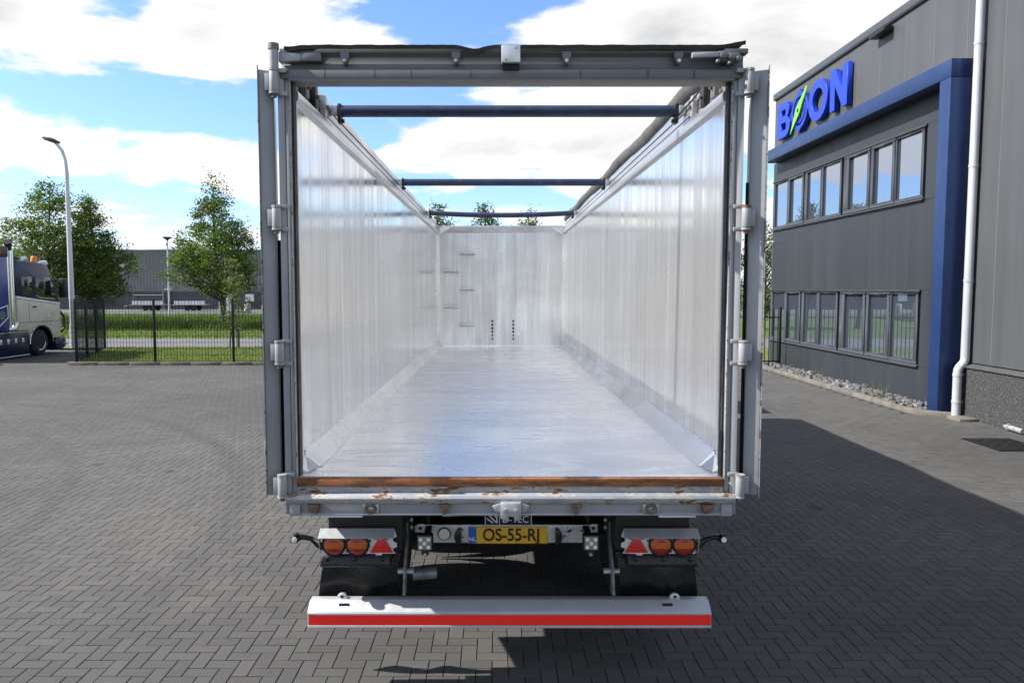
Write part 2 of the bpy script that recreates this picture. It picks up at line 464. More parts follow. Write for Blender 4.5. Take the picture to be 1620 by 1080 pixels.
# ------------------------------------------------------------------ mesh helpers
class MB:
    def __init__(s):
        s.v, s.f = [], []

    def add(s, vs, fs):
        o = len(s.v)
        s.v += [tuple(p) for p in vs]
        s.f += [tuple(o + i for i in f) for f in fs]
        return s

    def box(s, x0, x1, y0, y1, z0, z1):
        x0, x1 = sorted((x0, x1)); y0, y1 = sorted((y0, y1)); z0, z1 = sorted((z0, z1))
        return s.add([(x, y, z) for z in (z0, z1) for y in (y0, y1) for x in (x0, x1)],
                     [(0, 2, 3, 1), (4, 5, 7, 6), (0, 1, 5, 4), (2, 6, 7, 3), (0, 4, 6, 2), (1, 3, 7, 5)])

    def prism(s, poly, axis, a0, a1):
        """poly of 2-D points, swept along an axis: x -> (y,z), y -> (x,z), z -> (x,y)"""
        n = len(poly)

        def P(p, a):
            return {'x': (a, p[0], p[1]), 'y': (p[0], a, p[1]), 'z': (p[0], p[1], a)}[axis]
        vs = [P(p, a0) for p in poly] + [P(p, a1) for p in poly]
        fs = [tuple(range(n)), tuple(range(2 * n - 1, n - 1, -1))] + [(i, i + n, (i + 1) % n + n, (i + 1) % n) for i in range(n)]
        return s.add(vs, fs)

    def tube(s, path, r, n=12, caps=True):
        path = [Vector(p) for p in path]
        k = len(path)
        rs = r if isinstance(r, (list, tuple)) else [r] * k
        up = None
        vs, fs = [], []
        for i, p in enumerate(path):
            d = (path[min(i + 1, k - 1)] - path[max(i - 1, 0)]).normalized()
            if up is None:
                up = d.orthogonal().normalized()
            up = (up - d * up.dot(d)).normalized()
            w = d.cross(up)
            for j in range(n):
                a = 2 * PI * j / n
                vs.append(p + (up * math.cos(a) + w * math.sin(a)) * rs[i])
        for i in range(k - 1):
            for j in range(n):
                fs.append((i * n + j, i * n + (j + 1) % n, (i + 1) * n + (j + 1) % n, (i + 1) * n + j))
        if caps:
            fs.append(tuple(range(n - 1, -1, -1))); fs.append(tuple((k - 1) * n + j for j in range(n)))
        return s.add(vs, fs)

    def lathe(s, prof, axis='y', c=(0, 0, 0), n=24):
        """prof: (radius, along) pairs turned about an axis through c"""
        vs, fs = [], []
        k = len(prof)
        for (r, a) in prof:
            for j in range(n):
                t = 2 * PI * j / n
                u, w = r * math.cos(t), r * math.sin(t)
                q = {'x': (a, u, w), 'y': (u, a, w), 'z': (u, w, a)}[axis]
                vs.append((q[0] + c[0], q[1] + c[1], q[2] + c[2]))
        for i in range(k - 1):
            for j in range(n):
                fs.append((i * n + j, i * n + (j + 1) % n, (i + 1) * n + (j + 1) % n, (i + 1) * n + j))
        if prof[0][0] > 1e-6:
            fs.append(tuple(range(n)))
        if prof[-1][0] > 1e-6:
            fs.append(tuple((k - 1) * n + j for j in range(n - 1, -1, -1)))
        return s.add(vs, fs)

    def build(s, name, mat, parent=None, bev=0.0, smooth=35, seg=2):
        me = bpy.data.meshes.new(name)
        me.from_pydata(s.v, [], s.f)
        bm = bmesh.new(); bm.from_mesh(me)
        bmesh.ops.remove_doubles(bm, verts=bm.verts, dist=1e-6)
        bmesh.ops.recalc_face_normals(bm, faces=bm.faces)
        if bev:
            ed = [e for e in bm.edges if len(e.link_faces) == 2 and e.calc_face_angle(0) > 0.6]
            bmesh.ops.bevel(bm, geom=ed, offset=bev, segments=seg, affect='EDGES', profile=0.5, clamp_overlap=True)
        bm.to_mesh(me); bm.free()
        me.materials.append(MATS[mat])
        if smooth:
            me.polygons.foreach_set('use_smooth', [True] * len(me.polygons))
            me.set_sharp_from_angle(angle=R(smooth))
        o = bpy.data.objects.new(name, me)
        C.objects.link(o)
        if parent is not None:
            attach(o, parent)
        return o


ROOTPOS = {}


def attach(o, parent):
    o.parent = parent
    q = parent
    while q is not None and q.name not in ROOTPOS:
        q = q.parent
    if q is not None and parent is q:
        o.matrix_parent_inverse = ROOTPOS[q.name]


def tag(o, label=None, cat=None, group=None, kind=None):
    for k, v in (('label', label), ('category', cat), ('group', group), ('kind', kind)):
        if v:
            o[k] = v
    return o


def thing(name, loc, label, cat, group=None, rz=0.0, local=False):
    """an Empty at a thing's base; parts are written in world coordinates unless local"""
    o = bpy.data.objects.new(name, None)
    o.empty_display_size = 0.3
    C.objects.link(o)
    o.location = loc
    o.rotation_euler = (0, 0, rz)
    if not local:
        ROOTPOS[o.name] = (Matrix.Translation(loc) @ Matrix.Rotation(rz, 4, 'Z')).inverted()
    return tag(o, label, cat, group)


def copy_tree(o, parent=None, inv=None):
    c = o.copy(); C.objects.link(c)
    if parent is not None:
        c.parent = parent
    for ch in o.children:
        copy_tree(ch, c)
    return c


def mesh_np(name, verts, faces, mat, tint=None, parent=None, smooth=False):
    """verts (n,3), faces (m,k) arrays"""
    me = bpy.data.meshes.new(name)
    n, (mf, k) = len(verts), faces.shape
    me.vertices.add(n); me.vertices.foreach_set('co', verts.astype(np.float32).ravel())
    me.loops.add(mf * k); me.loops.foreach_set('vertex_index', faces.astype(np.int32).ravel())
    me.polygons.add(mf); me.polygons.foreach_set('loop_start', (np.arange(mf) * k).astype(np.int32))
    me.update(calc_edges=True)
    if tint is not None:
        a = me.attributes.new('tint', 'FLOAT', 'POINT'); a.data.foreach_set('value', tint.astype(np.float32))
    me.polygons.foreach_set('use_smooth', [bool(smooth)] * mf)
    me.materials.append(MATS[mat])
    o = bpy.data.objects.new(name, me); C.objects.link(o)
    if parent is not None:
        attach(o, parent)
    return o


def sheet(name, poly, z, mat, kind='structure', parent=None):
    me = bpy.data.meshes.new(name)
    me.from_pydata([(x, y, z) for x, y in poly], [], [tuple(range(len(poly)))])
    me.materials.append(MATS[mat])
    o = bpy.data.objects.new(name, me); C.objects.link(o)
    if parent is not None:
        attach(o, parent)
    elif kind:
        o['kind'] = kind
    return o


def text_mesh(name, body, size, mat, parent, matrix, extrude=0.002, offset=0.0, xs=1.0, align='CENTER'):
    cu = bpy.data.curves.new(name, 'FONT')
    cu.body = body; cu.size = size; cu.extrude = extrude; cu.offset = offset
    cu.align_x = align; cu.align_y = 'CENTER'
    t = bpy.data.objects.new(name + '_t', cu); C.objects.link(t)
    me = bpy.data.meshes.new_from_object(t.evaluated_get(bpy.context.evaluated_depsgraph_get()))
    bpy.data.objects.remove(t)
    me.transform(Matrix.Diagonal((xs, 1, 1, 1))); me.transform(matrix)
    me.name = name
    me.materials.clear(); me.materials.append(MATS[mat])
    o = bpy.data.objects.new(name, me); C.objects.link(o)
    if parent is not None:
        attach(o, parent)
    return o


def facing_rear(x, y, z):          # text plane seen from -Y
    return Matrix.Translation((x, y, z)) @ Matrix.Rotation(PI / 2, 4, 'X')


def project(p):
    """pixel of a world point in the 1620x1080 frame (numpy arrays)"""
    c, s = math.cos(PITCH), math.sin(PITCH)
    x = p[:, 0] - CAM[0]; z = p[:, 2] - CAM[2]
    d = p[:, 1] * c - z * s; v = p[:, 1] * s + z * c
    return 786 + F * x / d, 540 - F * v / d, d


# ================================================================== THE SETTING
sheet('ground', [(-900, -60), (900, -60), (900, 1500), (-900, 1500)], -0.06, 'ground_soil')


def build_paving():
    poly = [(-26, -6), (9.4, -6), (9.4, 14.45), (8.16, 14.55), (8.16, 25.6), (5.0, 25.6), (5.0, 24.02), (-13.75, 24.02), (-15.95, 30.1), (-26, 30.1)]
    pav = sheet('paving', poly, -0.011, 'joint_sand')
    pav['label'] = 'grey herringbone concrete paving of the yard'
    W, L, g = 0.105, 0.21, 0.0028
    ia = np.arange(-245, 92); ib = np.arange(24, 292)
    A, B = np.meshgrid(ia, ib, indexing='ij')
    k = (A - B) % 4
    h = k == 0; v = k == 3
    x0 = np.concatenate([A[h], A[v]]) * W; y0 = np.concatenate([B[h], B[v]]) * W
    isv = np.concatenate([np.zeros(h.sum(), bool), np.ones(v.sum(), bool)])
    w = np.where(isv, W, L); d = np.where(isv, L, W)
    cx, cy = x0 + w / 2, y0 + d / 2
    # inside the yard and roughly inside the view
    ok = (cx > -0.72 * cy - 2.6) & (cx < 0.76 * cy + 2.4) & (cy > 2.6)
    ok &= np.where(cy < 14.45, cx < 9.0, cx < 8.06)
    fence_x = -13.75 - (cy - 24.0) * 0.362
    ok &= (cy < 23.95) | ((cx < fence_x - 0.1) & (cy < 30.0)) | ((cx > 5.0) & (cy < 25.5))
    ok &= ~((cx > 7.70) & (cx < 8.30) & (cy > 11.33) & (cy < 12.10))       # the manhole
    cx, cy, isv = cx[ok], cy[ok], isv[ok]
    n = len(cx)
    px, py, dist = project(np.stack([cx, cy, np.zeros(n)], 1))
    seen = (px > 6) & (px < 1614) & (py < 1074) & ((np.abs(px - 806) > 345) | (py > 1004))
    order = np.argsort(np.where(seen, dist, 1e9))
    single = order[:300]
    ch = 0.0022
    hx, hy = L / 2 - g, W / 2 - g
    base = np.array([(-hx, -hy, -0.03), (hx, -hy, -0.03), (hx, hy, -0.03), (-hx, hy, -0.03),
                     (-hx, -hy, -0.0018), (hx, -hy, -0.0018), (hx, hy, -0.0018), (-hx, hy, -0.0018),
                     (-hx + ch, -hy + ch, 0), (hx - ch, -hy + ch, 0), (hx - ch, hy - ch, 0), (-hx + ch, hy - ch, 0)])
    fc = np.array([(0, 1, 5, 4), (1, 2, 6, 5), (2, 3, 7, 6), (3, 0, 4, 7), (4, 5, 9, 8), (5, 6, 10, 9), (6, 7, 11, 10), (7, 4, 8, 11), (8, 9, 10, 11)])
    tilt = rng.normal(0, 0.0022, (n, 2)); lift = rng.normal(0, 0.0006, n); tw = rng.normal(0, 0.005, n)
    me = bpy.data.meshes.new('paver')
    me.from_pydata([tuple(p) for p in base], [], [tuple(f) for f in fc]); me.materials.append(MATS['paver'])
    for i in single:
        o = bpy.data.objects.new('paver', me); C.objects.link(o); o.parent = pav
        o.location = (cx[i], cy[i], lift[i]); o.rotation_euler = (tilt[i, 0], tilt[i, 1], (PI / 2 if isv[i] else 0) + tw[i])
    rest = np.setdiff1d(np.arange(n), single)
    b = np.repeat(base[None], len(rest), 0)
    sv = isv[rest][:, None]
    bx, by = b[:, :, 0] + 0, b[:, :, 1] + 0
    X = np.where(sv, -by, bx); Y = np.where(sv, bx, by)
    t = tw[rest][:, None]
    X, Y = X - t * Y, Y + t * X
    Zz = b[:, :, 2] + lift[rest][:, None] + X * tilt[rest, 1:2] + Y * tilt[rest, 0:1]
    V = np.stack([X + cx[rest][:, None], Y + cy[rest][:, None], Zz], 2).reshape(-1, 3)
    Fa = (fc[None] + (np.arange(len(rest)) * 12)[:, None, None]).reshape(-1, 4)
    # winding stays the same under these rotations
    tint = np.repeat(rng.random(len(rest)), 12)
    o = mesh_np('distant_pavers', V, Fa, 'paver', tint, pav)
    o['kind'] = 'stuff'


build_paving()
sheet('lawn', [(-13.9, 24.25), (9.0, 24.25), (40, 24.25), (40, 30.75), (-70, 30.75), (-70, 30.3), (-16.0, 30.3)], 0.045, 'lawn')
sheet('footpath', [(-160, 30.7), (120, 30.7), (120, 36.1), (-160, 36.1)], 0.05, 'path_concrete')
sheet('verge', [(-200, 36.05), (160, 36.05), (160, 71.0), (-200, 71.0)], 0.055, 'verge')
sheet('pavement_edge', [(-200, 59.6), (160, 59.6), (160, 60.3), (-200, 60.3)], 0.075, 'concrete')
sheet('road', [(-220, 70.9), (180, 70.9), (180, 86), (-220, 86)], 0.062, 'asphalt')


def blades(name, n, region, h, w, mat, label, zbase, lean=0.25, clump=None):
    xs = rng.uniform(region[0], region[1], n); ys = rng.uniform(region[2], region[3], n)
    if region[2] < 31 and region[2] > 20:
        keep = xs > (-13.85 - (ys - 24.2) * 0.362)
        xs, ys = xs[keep], ys[keep]; n = len(xs)
    a = rng.uniform(0, 2 * PI, n); hh = h * rng.uniform(0.5, 1.2, n); ww = w * rng.uniform(0.6, 1.3, n)
    dx, dy = np.cos(a) * ww, np.sin(a) * ww
    lx, ly = rng.normal(0, lean, n) * hh, rng.normal(0, lean, n) * hh
    z = np.full(n, zbase)
    V = np.stack([np.stack([xs - dx, ys - dy, z], 1), np.stack([xs + dx, ys + dy, z], 1),
                  np.stack([xs + lx, ys + ly, z + hh], 1)], 1).reshape(-1, 3)
    Fa = np.arange(n * 3).reshape(-1, 3)
    t = np.repeat(np.clip(rng.normal(0.5, 0.28, n), 0, 1), 3)
    o = mesh_np(name, V, Fa, mat, t)
    return tag(o, label, 'grass', kind='stuff')


blades('lawn_grass', 42000, (-24, -5.0, 24.26, 30.68), 0.075, 0.010, 'blade', 'short sunlit lawn grass behind the mesh fence', 0.045, 0.5)
blades('tall_grass', 30000, (-50, -12, 43, 59), 0.55, 0.032, 'reed', 'tall dark green grass beyond the footpath', 0.055)
blades('verge_grass', 16000, (-40, -8, 36.2, 43.5), 0.14, 0.02, 'blade', 'mown grass strip beyond the footpath', 0.055, 0.5)


def kerbs():
    # concrete edging under the mesh fence, one block after another
    k = thing('fence_kerb', (-13.9, 24.12, 0), 'low concrete edging along the foot of the mesh fence', 'kerb')
    x = -14.0; i = 0
    while x < -4.5:
        MB().box(x + 0.004, x + 0.996, 24.04, 24.22, -0.05, 0.10 + random.uniform(-.004, .004)).build('kerb_block', 'kerb_stone', k, 0.012)
        x += 1.0
    k2 = thing('gravel_kerb', (8.2, 19, 0), 'pale concrete edging between paving and the stone strip', 'kerb')
    y = 15.25
    while y < 25.2:
        MB().box(8.16, 8.29, y + 0.005, y + 0.995, -0.05, 0.085 + random.uniform(-.006, .006)).build('kerb_block', 'kerb_stone', k2, 0.014)
        y += 1.0
    # the corner sweeps in to the blue pillar
    pts = [(8.16, 15.25), (8.20, 14.90), (8.34, 14.60), (8.58, 14.36), (8.86, 14.22)]
    for (a, b) in zip(pts[:-1], pts[1:]):
        d = Vector((b[0] - a[0], b[1] - a[1], 0)).normalized(); nrm = Vector((-d.y, d.x, 0)) * 0.13
        poly = [a, b, (b[0] + nrm.x, b[1] + nrm.y), (a[0] + nrm.x, a[1] + nrm.y)]
        MB().prism(poly, 'z', -0.05, 0.08).build('kerb_block', 'kerb_stone', k2, 0.012)


kerbs()


def gravel():
    g = sheet('gravel_bed', [(8.28, 15.2), (8.36, 14.8), (8.6, 14.45), (9.0, 14.3), (9.02, 14.3), (9.02, 25.2), (8.28, 25.2)], 0.02, 'gravel_fill')
    g['label'] = 'strip of broken grey stone at the foot of the dark wall'
    protos = []
    for s in range(9):
        bm = bmesh.new(); bmesh.ops.create_icosphere(bm, subdivisions=1, radius=1.0)
        for v in bm.verts:
            v.co *= random.uniform(0.68, 1.12)
            v.co.x *= random.uniform(1.0, 1.12)
        me = bpy.data.meshes.new('stone'); bm.to_mesh(me); bm.free()
        me.materials.append(MATS['stone_%d' % (s % 3)]); protos.append(me)
    n = 0
    while n < 300:
        y = 14.6 + 9.8 * random.random() ** 1.15
        x = random.uniform(8.34, 8.96)
        if y < 15.0 and x < 8.52:
            continue
        if 14.5 < y < 14.9 and x > 8.5:
            continue
        r = random.uniform(0.040, 0.092)
        o = bpy.data.objects.new('stone', random.choice(protos)); C.objects.link(o); o.parent = g
        o.location = (x, y, 0.02 + r * 0.45); o.scale = (r * random.uniform(.9, 1.5), r, r * random.uniform(0.6, 0.9))
        o.rotation_euler = [random.uniform(0, 6.28) for _ in range(3)]
        n += 1
    # the small chips between them
    V, Fa = [], []
    me0 = protos[1]
    bv = np.array([v.co[:] for v in me0.vertices]); bf = np.array([p.vertices[:] for p in me0.polygons])
    m = 1500
    for i in range(m):
        r = random.uniform(0.02, 0.055)
        rot = np.array(Matrix.Rotation(random.uniform(0, 6.28), 3, Vector((random.random(), random.random(), random.random() + .01)).normalized()))
        V.append((bv * (r, r * 1.2, r * .8)) @ rot.T + (random.uniform(8.31, 8.99), random.uniform(14.9, 25.1), 0.03 + r * .3)); Fa.append(bf + i * len(bv))
    o = mesh_np('stone_chips', np.concatenate(V), np.concatenate(Fa), 'stone_0', None, g); o['kind'] = 'stuff'


gravel()
tuft = rng


def weeds():
    i = 0
    for (x, y, n, h, where) in ((8.5, 21.6, 30, .34, 'farthest along the strip of broken stone'), (8.52, 19.8, 36, .42, 'midway along the strip of broken stone'), (8.5, 16.7, 40, .40, 'on the stone strip nearest the blue pillar'),
                      (8.78, 14.98, 26, .42, 'tucked against the far side of the blue pillar'), (8.93, 13.2, 24, .16, 'at the foot of the speckled plinth')):
        V, T = [], []
        for k in range(n):
            a = random.uniform(0, 6.28); hh = h * random.uniform(.45, 1.1); w = 0.006
            bx, by = x + random.gauss(0, .07), y + random.gauss(0, .16)
            lx, ly = random.gauss(0, .3) * hh, random.gauss(0, .3) * hh
            V += [(bx - w * math.cos(a), by - w * math.sin(a), 0.02), (bx + w * math.cos(a), by + w * math.sin(a), 0.02), (bx + lx, by + ly, 0.02 + hh)]
            t = random.random(); T += [t] * 3
        o = mesh_np('weed_tuft', np.array(V), np.arange(len(V)).reshape(-1, 3), 'weed', np.array(T))
        tag(o, 'thin dry weed tuft ' + where, 'weed', 'weeds along the building')


weeds()


# ------------------------------------------------------------------ mesh fence and gate leaf
def mesh_fence():
    f = thing('mesh_fence', (-9, 24.13, 0), 'black double wire mesh fence before the lawn left of the trailer', 'fence')
    pts = [(-13.72, 24.13), (-11.17, 24.13), (-8.62, 24.13), (-6.07, 24.13), (-3.52, 24.13)]

    def panel(a, b, z0=0.10, z1=2.08, pitch=0.1, r=0.0065, parent=f):
        mb = MB(); d = Vector((b[0] - a[0], b[1] - a[1], 0)); L = d.length; d.normalize()
        k = int(L / pitch)
        for i in range(1, k):
            p = Vector((a[0], a[1], 0)) + d * (L * i / k)
            mb.tube([(p.x, p.y, z0), (p.x, p.y, z1)], r, 4, False)
        z = z0 + 0.03
        nrm = Vector((-d.y, d.x, 0)) * 0.010
        while z <= z1:
            for s in (-1, 1):
                mb.tube([(a[0] + nrm.x * s, a[1] + nrm.y * s, z), (b[0] + nrm.x * s, b[1] + nrm.y * s, z)], r, 4, False)
            z += 0.20
        return mb.build('mesh_panel', 'fence_black', parent, smooth=0)

    def post(p, parent=f, h=2.14):
        MB().box(p[0] - .035, p[0] + .035, p[1] - .03, p[1] + .03, 0, h).build('post', 'fence_black', parent, 0.005)
    for a, b in zip(pts[:-1], pts[1:]):
        panel(a, b)
    for p in pts:
        post(p)
    g = thing('side_fence', (-14.8, 27.1, 0), 'dark mesh fence run going back from the corner post near the cab', 'fence')
    q = [(-13.79, 24.24), (-14.49, 26.15), (-15.2, 28.1), (-15.93, 30.1)]
    for a, b in zip(q[:-1], q[1:]):
        panel(a, b, 0.06, 2.08, 0.06, 0.0035, g)
    for p in q[1:]:
        post(p, g)
    h = thing('rear_fence', (-19, 30.2, 0), 'black mesh fence behind the lorry cab and lamp post', 'fence')
    q = [(-16.05, 30.2), (-18.6, 30.2), (-21.2, 30.2), (-23.8, 30.2)]
    for a, b in zip(q[:-1], q[1:]):
        panel(a, b, 0.06, 2.06, 0.1, 0.0045, h)
    for p in q[1:]:
        post(p, h)
    # bar fence at the far corner of the office
    e = thing('bar_fence', (6.8, 23.3, 0), 'black vertical bar fence meeting the far corner of the dark wall', 'fence')
    x = 8.72
    while x > 4.5:
        MB().tube([(x, 23.3, 0.02), (x, 23.3, 1.80), (x, 23.3, 1.87)], [0.014, 0.014, 0.002], 6).build('bar', 'fence_black', e)
        x -= 0.135
    for z in (0.18, 1.55):
        MB().box(4.5, 8.78, 23.28, 23.32, z, z + 0.04).build('rail', 'fence_black', e)
    MB().box(8.76, 8.82, 23.27, 23.33, 0.0, 1.9).build('post', 'fence_black', e, 0.005)


mesh_fence()


# ------------------------------------------------------------------ office building
def build_office():
    X = 9.0
    Y0, Y1 = 4.0, 24.75
    ZR = 8.62
    b = thing('office_building', (X, 14.9, 0), 'grey clad office building with blue frame and two window rows, right', 'building')
    # core behind the cladding and the roof
    MB().box(X + 0.09, 26, Y0, Y1 - 0.03, 0, ZR - 0.1).build('wall_core', 'trim_dark', b)
    MB().box(X + 0.0, 26, Y0, Y1, ZR - 0.098, ZR).build('roof', 'roof_grey', b)
    MB().box(X - 0.07, X - 0.002, Y0, Y1 + 0.05, ZR - 0.05, ZR + 0.13).build('roof_trim', 'trim_grey', b, 0.01)
    MB().box(X - 0.055, X - 0.004, Y0, Y1 + 0.04, ZR - 0.075, ZR - 0.052).build('trim_shadow_gap', 'trim_dark', b)

    def panel(y0, y1, z0, z1, mat, x=X, th=0.08):
        MB().box(x, x + th, y0 + 0.0015, y1 - 0.0015, z0 + 0.0015, z1 - 0.0015).build('wall_panel', mat, b, 0.003, seg=1)
    edges = [Y1]
    while edges[-1] > Y0 + 0.6:
        edges.append(edges[-1] - 1.11)
    edges[-1] = Y0
    for yy in edges[1:-1]:
        zlow = 6.85 if yy > 14.6 else 1.06
        MB().box(X - 0.0015, X + 0.001, yy - 0.007, yy + 0.007, zlow, ZR - 0.11).build('panel_joint', 'joint_grey', b, smooth=0)
    for a, c in zip(edges[1:], edges[:-1]):
        # pale grey upper wall, over the blue band and, nearer than the pillar, down to the plinth
        if a > 14.6:
            panel(a, c, 6.82, ZR - 0.1, 'clad_grey')
        elif c > 14.9:
            panel(14.7, c, 6.82, ZR - 0.1, 'clad_grey'); panel(a, 14.7, 1.06, ZR - 0.1, 'clad_grey')
        else:
            panel(a, c, 1.06, ZR - 0.1, 'clad_grey')
    wy0, wy1 = 16.05, 24.66
    rows = ((0.86, 2.40), (4.42, 5.88))
    for (za, zb) in ((-0.02, rows[0][0] - 0.07), (rows[0][1] + 0.05, rows[1][0] - 0.07), (rows[1][1] + 0.05, 6.52)):
        y = Y1
        while y > 14.9:
            a = max(14.86, y - 1.38)
            panel(a, y, za, zb, 'clad_dark')
            y = a - 0.0 if a > 14.87 else 0
    for (za, zb) in rows:
        panel(14.86, wy0 - 0.06, za - 0.07, zb + 0.05, 'clad_dark')
    # plinth of exposed aggregate with its cap
    MB().box(X - 0.10, X + 0.085, Y0, 14.44, -0.05, 0.97).build('plinth', 'plinth_aggregate', b)
    MB().prism([(X - 0.135, 0.972), (X - 0.135, 0.990), (X - 0.002, 1.045), (X - 0.002, 0.972)], 'y', Y0, 14.46).build('plinth_cap', 'clad_grey', b)
    # blue portal: band and pillar
    MB().box(8.57, X - 0.003, 14.52, 24.45, 6.50, 6.84).build('blue_band', 'band_blue', b, 0.008)
    MB().box(8.572, X - 0.004, 14.525, 14.88, -0.02, 6.497).build('blue_pillar', 'band_blue', b, 0.008)
    # windows
    cols_u = [(24.60, 23.50), (23.38, 22.32), (22.08, 21.12), (21.03, 19.92), (19.50, 18.40), (18.24, 17.26), (17.20, 16.12)]
    for r, (za, zb) in enumerate(rows):
        MB().box(X - 0.05, X - 0.002, wy0 - 0.08, wy1 + 0.04, zb + 0.002, zb + 0.05).build('head_trim', 'trim_dark', b, 0.004)
        MB().prism([(X - 0.07, za - 0.075), (X - 0.07, za - 0.055), (X - 0.002, za - 0.02), (X - 0.002, za - 0.075)], 'y', wy0 - 0.07, wy1 + 0.03).build('sill', 'frame_grey', b)
        for i, (ya, yb) in enumerate(cols_u):
            ya_, yb_ = ya + 0.055, yb - 0.055
            if i == 4:
                ya_ = ya + 0.20
            if i == 2:
                ya_ = ya + 0.15
            w = MB(); t = 0.052
            opener = i in (1, 4, 5)
            if opener:
                t = 0.075
            for q in ((yb_, ya_, za - 0.018, za + t), (yb_, ya_, zb - t, zb), (yb_, yb_ + (yb - yb_) + t - .01, za + t, zb - t), (ya - t + .01, ya_, za + t, zb - t)):
                w.box(X - (0.032 if opener else 0.015), X + 0.06, *q)
            fr = w.build('window', 'frame_grey', b, 0.004, seg=1)
            MB().box(X + 0.034, X + 0.044, yb + t - .014, ya - t + .014, za + t - .004, zb - t + .004).build('pane', 'window_glass', fr)
            if r == 1:
                # blind slats behind the lower part of the glass are seen only as the frame of the sash
                pass
    # closing pieces between window row and far corner
    MB().box(X - 0.002, X + 0.09, 24.67, Y1, -0.02, 6.5).build('corner_post', 'trim_grey', b)
    # dark lamp box high on the wall
    l = thing('wall_floodlight', (X, 17.85, 8.4), 'small black floodlight box under the roof edge of the office', 'light')
    MB().prism([(X - 0.24, 8.36), (X - 0.24, 8.42), (X - 0.03, 8.48), (X - 0.03, 8.36)], 'y', 17.5, 18.2).build('housing', 'black_steel', l, 0.008)
    MB().box(X - 0.028, X - 0.002, 17.6, 18.1, 8.34, 8.5).build('bracket', 'black_steel', l)
    cmr = thing('security_camera', (X, 24.5, 3.98), 'small white camera at the far corner of the dark wall', 'camera')
    MB().tube([(X - .02, 24.62, 3.98), (X - .22, 24.55, 3.98)], 0.035, 10).build('body', 'lamp_white', cmr)
    MB().box(X - .05, X - .003, 24.58, 24.66, 3.93, 4.03).build('bracket', 'lamp_white', cmr)
    # downpipe with its kink over the plinth
    d = thing('downpipe', (8.76, 14.28, 0), 'pale grey rain downpipe beside the blue pillar', 'pipe')
    MB().tube([(8.90, 14.24, 8.55), (8.90, 14.24, 1.17), (8.90, 14.24, 1.12), (8.88, 14.24, 1.06), (8.80, 14.24, 0.97), (8.775, 14.24, 0.92), (8.77, 14.24, 0.86), (8.77, 14.24, 0.02)], 0.078, 20).build('pipe', 'pipe_grey', d, smooth=60)
    for z in (7.0, 4.75, 2.6, 0.80, 0.28):
        x = 8.90 if z > 1 else 8.77
        MB().tube([(x, 14.24, z), (x, 14.24, z + 0.05)], 0.086, 20).build('collar', 'pipe_grey', d)
        MB().box(x + 0.05, X - 0.004 if z > 1 else X - .104, 14.232, 14.248, z + .01, z + .04).build('bracket', 'galvanised', d)
    s = thing('kerb_slab', (8.8, 14.0, 0), 'mossy concrete slab at the foot of the downpipe', 'slab')
    MB().box(8.55, 8.895, 13.75, 14.15, -0.03, 0.055).build('slab', 'kerb_stone', s, 0.01)
    mh = thing('manhole_cover', (8.0, 11.7, 0), 'square black iron manhole cover set in the paving', 'manhole cover')
    MB().prism([(7.60, 11.23), (8.40, 11.23), (8.40, 12.2), (7.60, 12.2)], 'z', -0.02, 0.010).build('frame', 'manhole_iron', mh)
    MB().prism([(7.65, 11.28), (8.35, 11.28), (8.35, 12.15), (7.65, 12.15)], 'z', 0.003, 0.014).build('lid', 'manhole_iron', mh, 0.002)
    for i in range(6):
        for j in range(8):
            MB().box(7.70 + i * .11, 7.75 + i * .11, 11.33 + j * .1, 11.38 + j * .1, 0.0141, 0.018).build('stud', 'manhole_iron', mh, smooth=0) if (i + j) % 2 == 0 else None
    pp = thing('ground_pipe', (8.85, 12.75, 0), 'short grey pipe end lying at the foot of the plinth', 'pipe')
    MB().tube([(8.84, 12.95, .07), (8.84, 12.85, .07), (8.84, 12.5, .06)], [0.03, 0.045, 0.045], 10).build('pipe_end', 'galvanised', pp)
    MB().tube([(8.84, 12.86, .07), (8.84, 12.82, .07)], 0.06, 10).build('flange', 'galvanised', pp)


build_office()


def curve_letter(name, loops, mat, label=None, cat=None, parent=None, y=0.0, z=0.0, w=1.0, h=1.0, x0=8.84, depth=0.06, group=None, standalone=True):
    """flat 2-D loops (0..1 units) filled and extruded; placed on the wall, reading towards -Y"""
    cu = bpy.data.curves.new(name, 'CURVE'); cu.dimensions = '2D'; cu.fill_mode = 'BOTH'
    cu.extrude = depth; cu.bevel_depth = 0.006; cu.bevel_resolution = 1
    for lp in loops:
        s = cu.splines.new('POLY'); s.points.add(len(lp) - 1); s.use_cyclic_u = True
        for p, (a, b) in zip(s.points, lp):
            p.co = (a * w, b * h, 0, 1)
    t = bpy.data.objects.new(name + '_t', cu); C.objects.link(t)
    me = bpy.data.meshes.new_from_object(t.evaluated_get(bpy.context.evaluated_depsgraph_get()))
    bpy.data.objects.remove(t)
    me.transform(Matrix(((0, 0, -1, 0), (-1, 0, 0, 0), (0, 1, 0, 0), (0, 0, 0, 1))))
    me.transform(Matrix.Translation((x0 + depth, y, z)))
    me.name = name; me.materials.clear(); me.materials.append(MATS[mat])
    o = bpy.data.objects.new(name, me); C.objects.link(o)
    if parent is not None:
        attach(o, parent)
    return o


def ring(cx, cy, rx, ry, n=48, a0=0.0, a1=2 * PI):
    return [(cx + rx * math.cos(a0 + (a1 - a0) * i / n), cy + ry * math.sin(a0 + (a1 - a0) * i / n)) for i in range(n)]


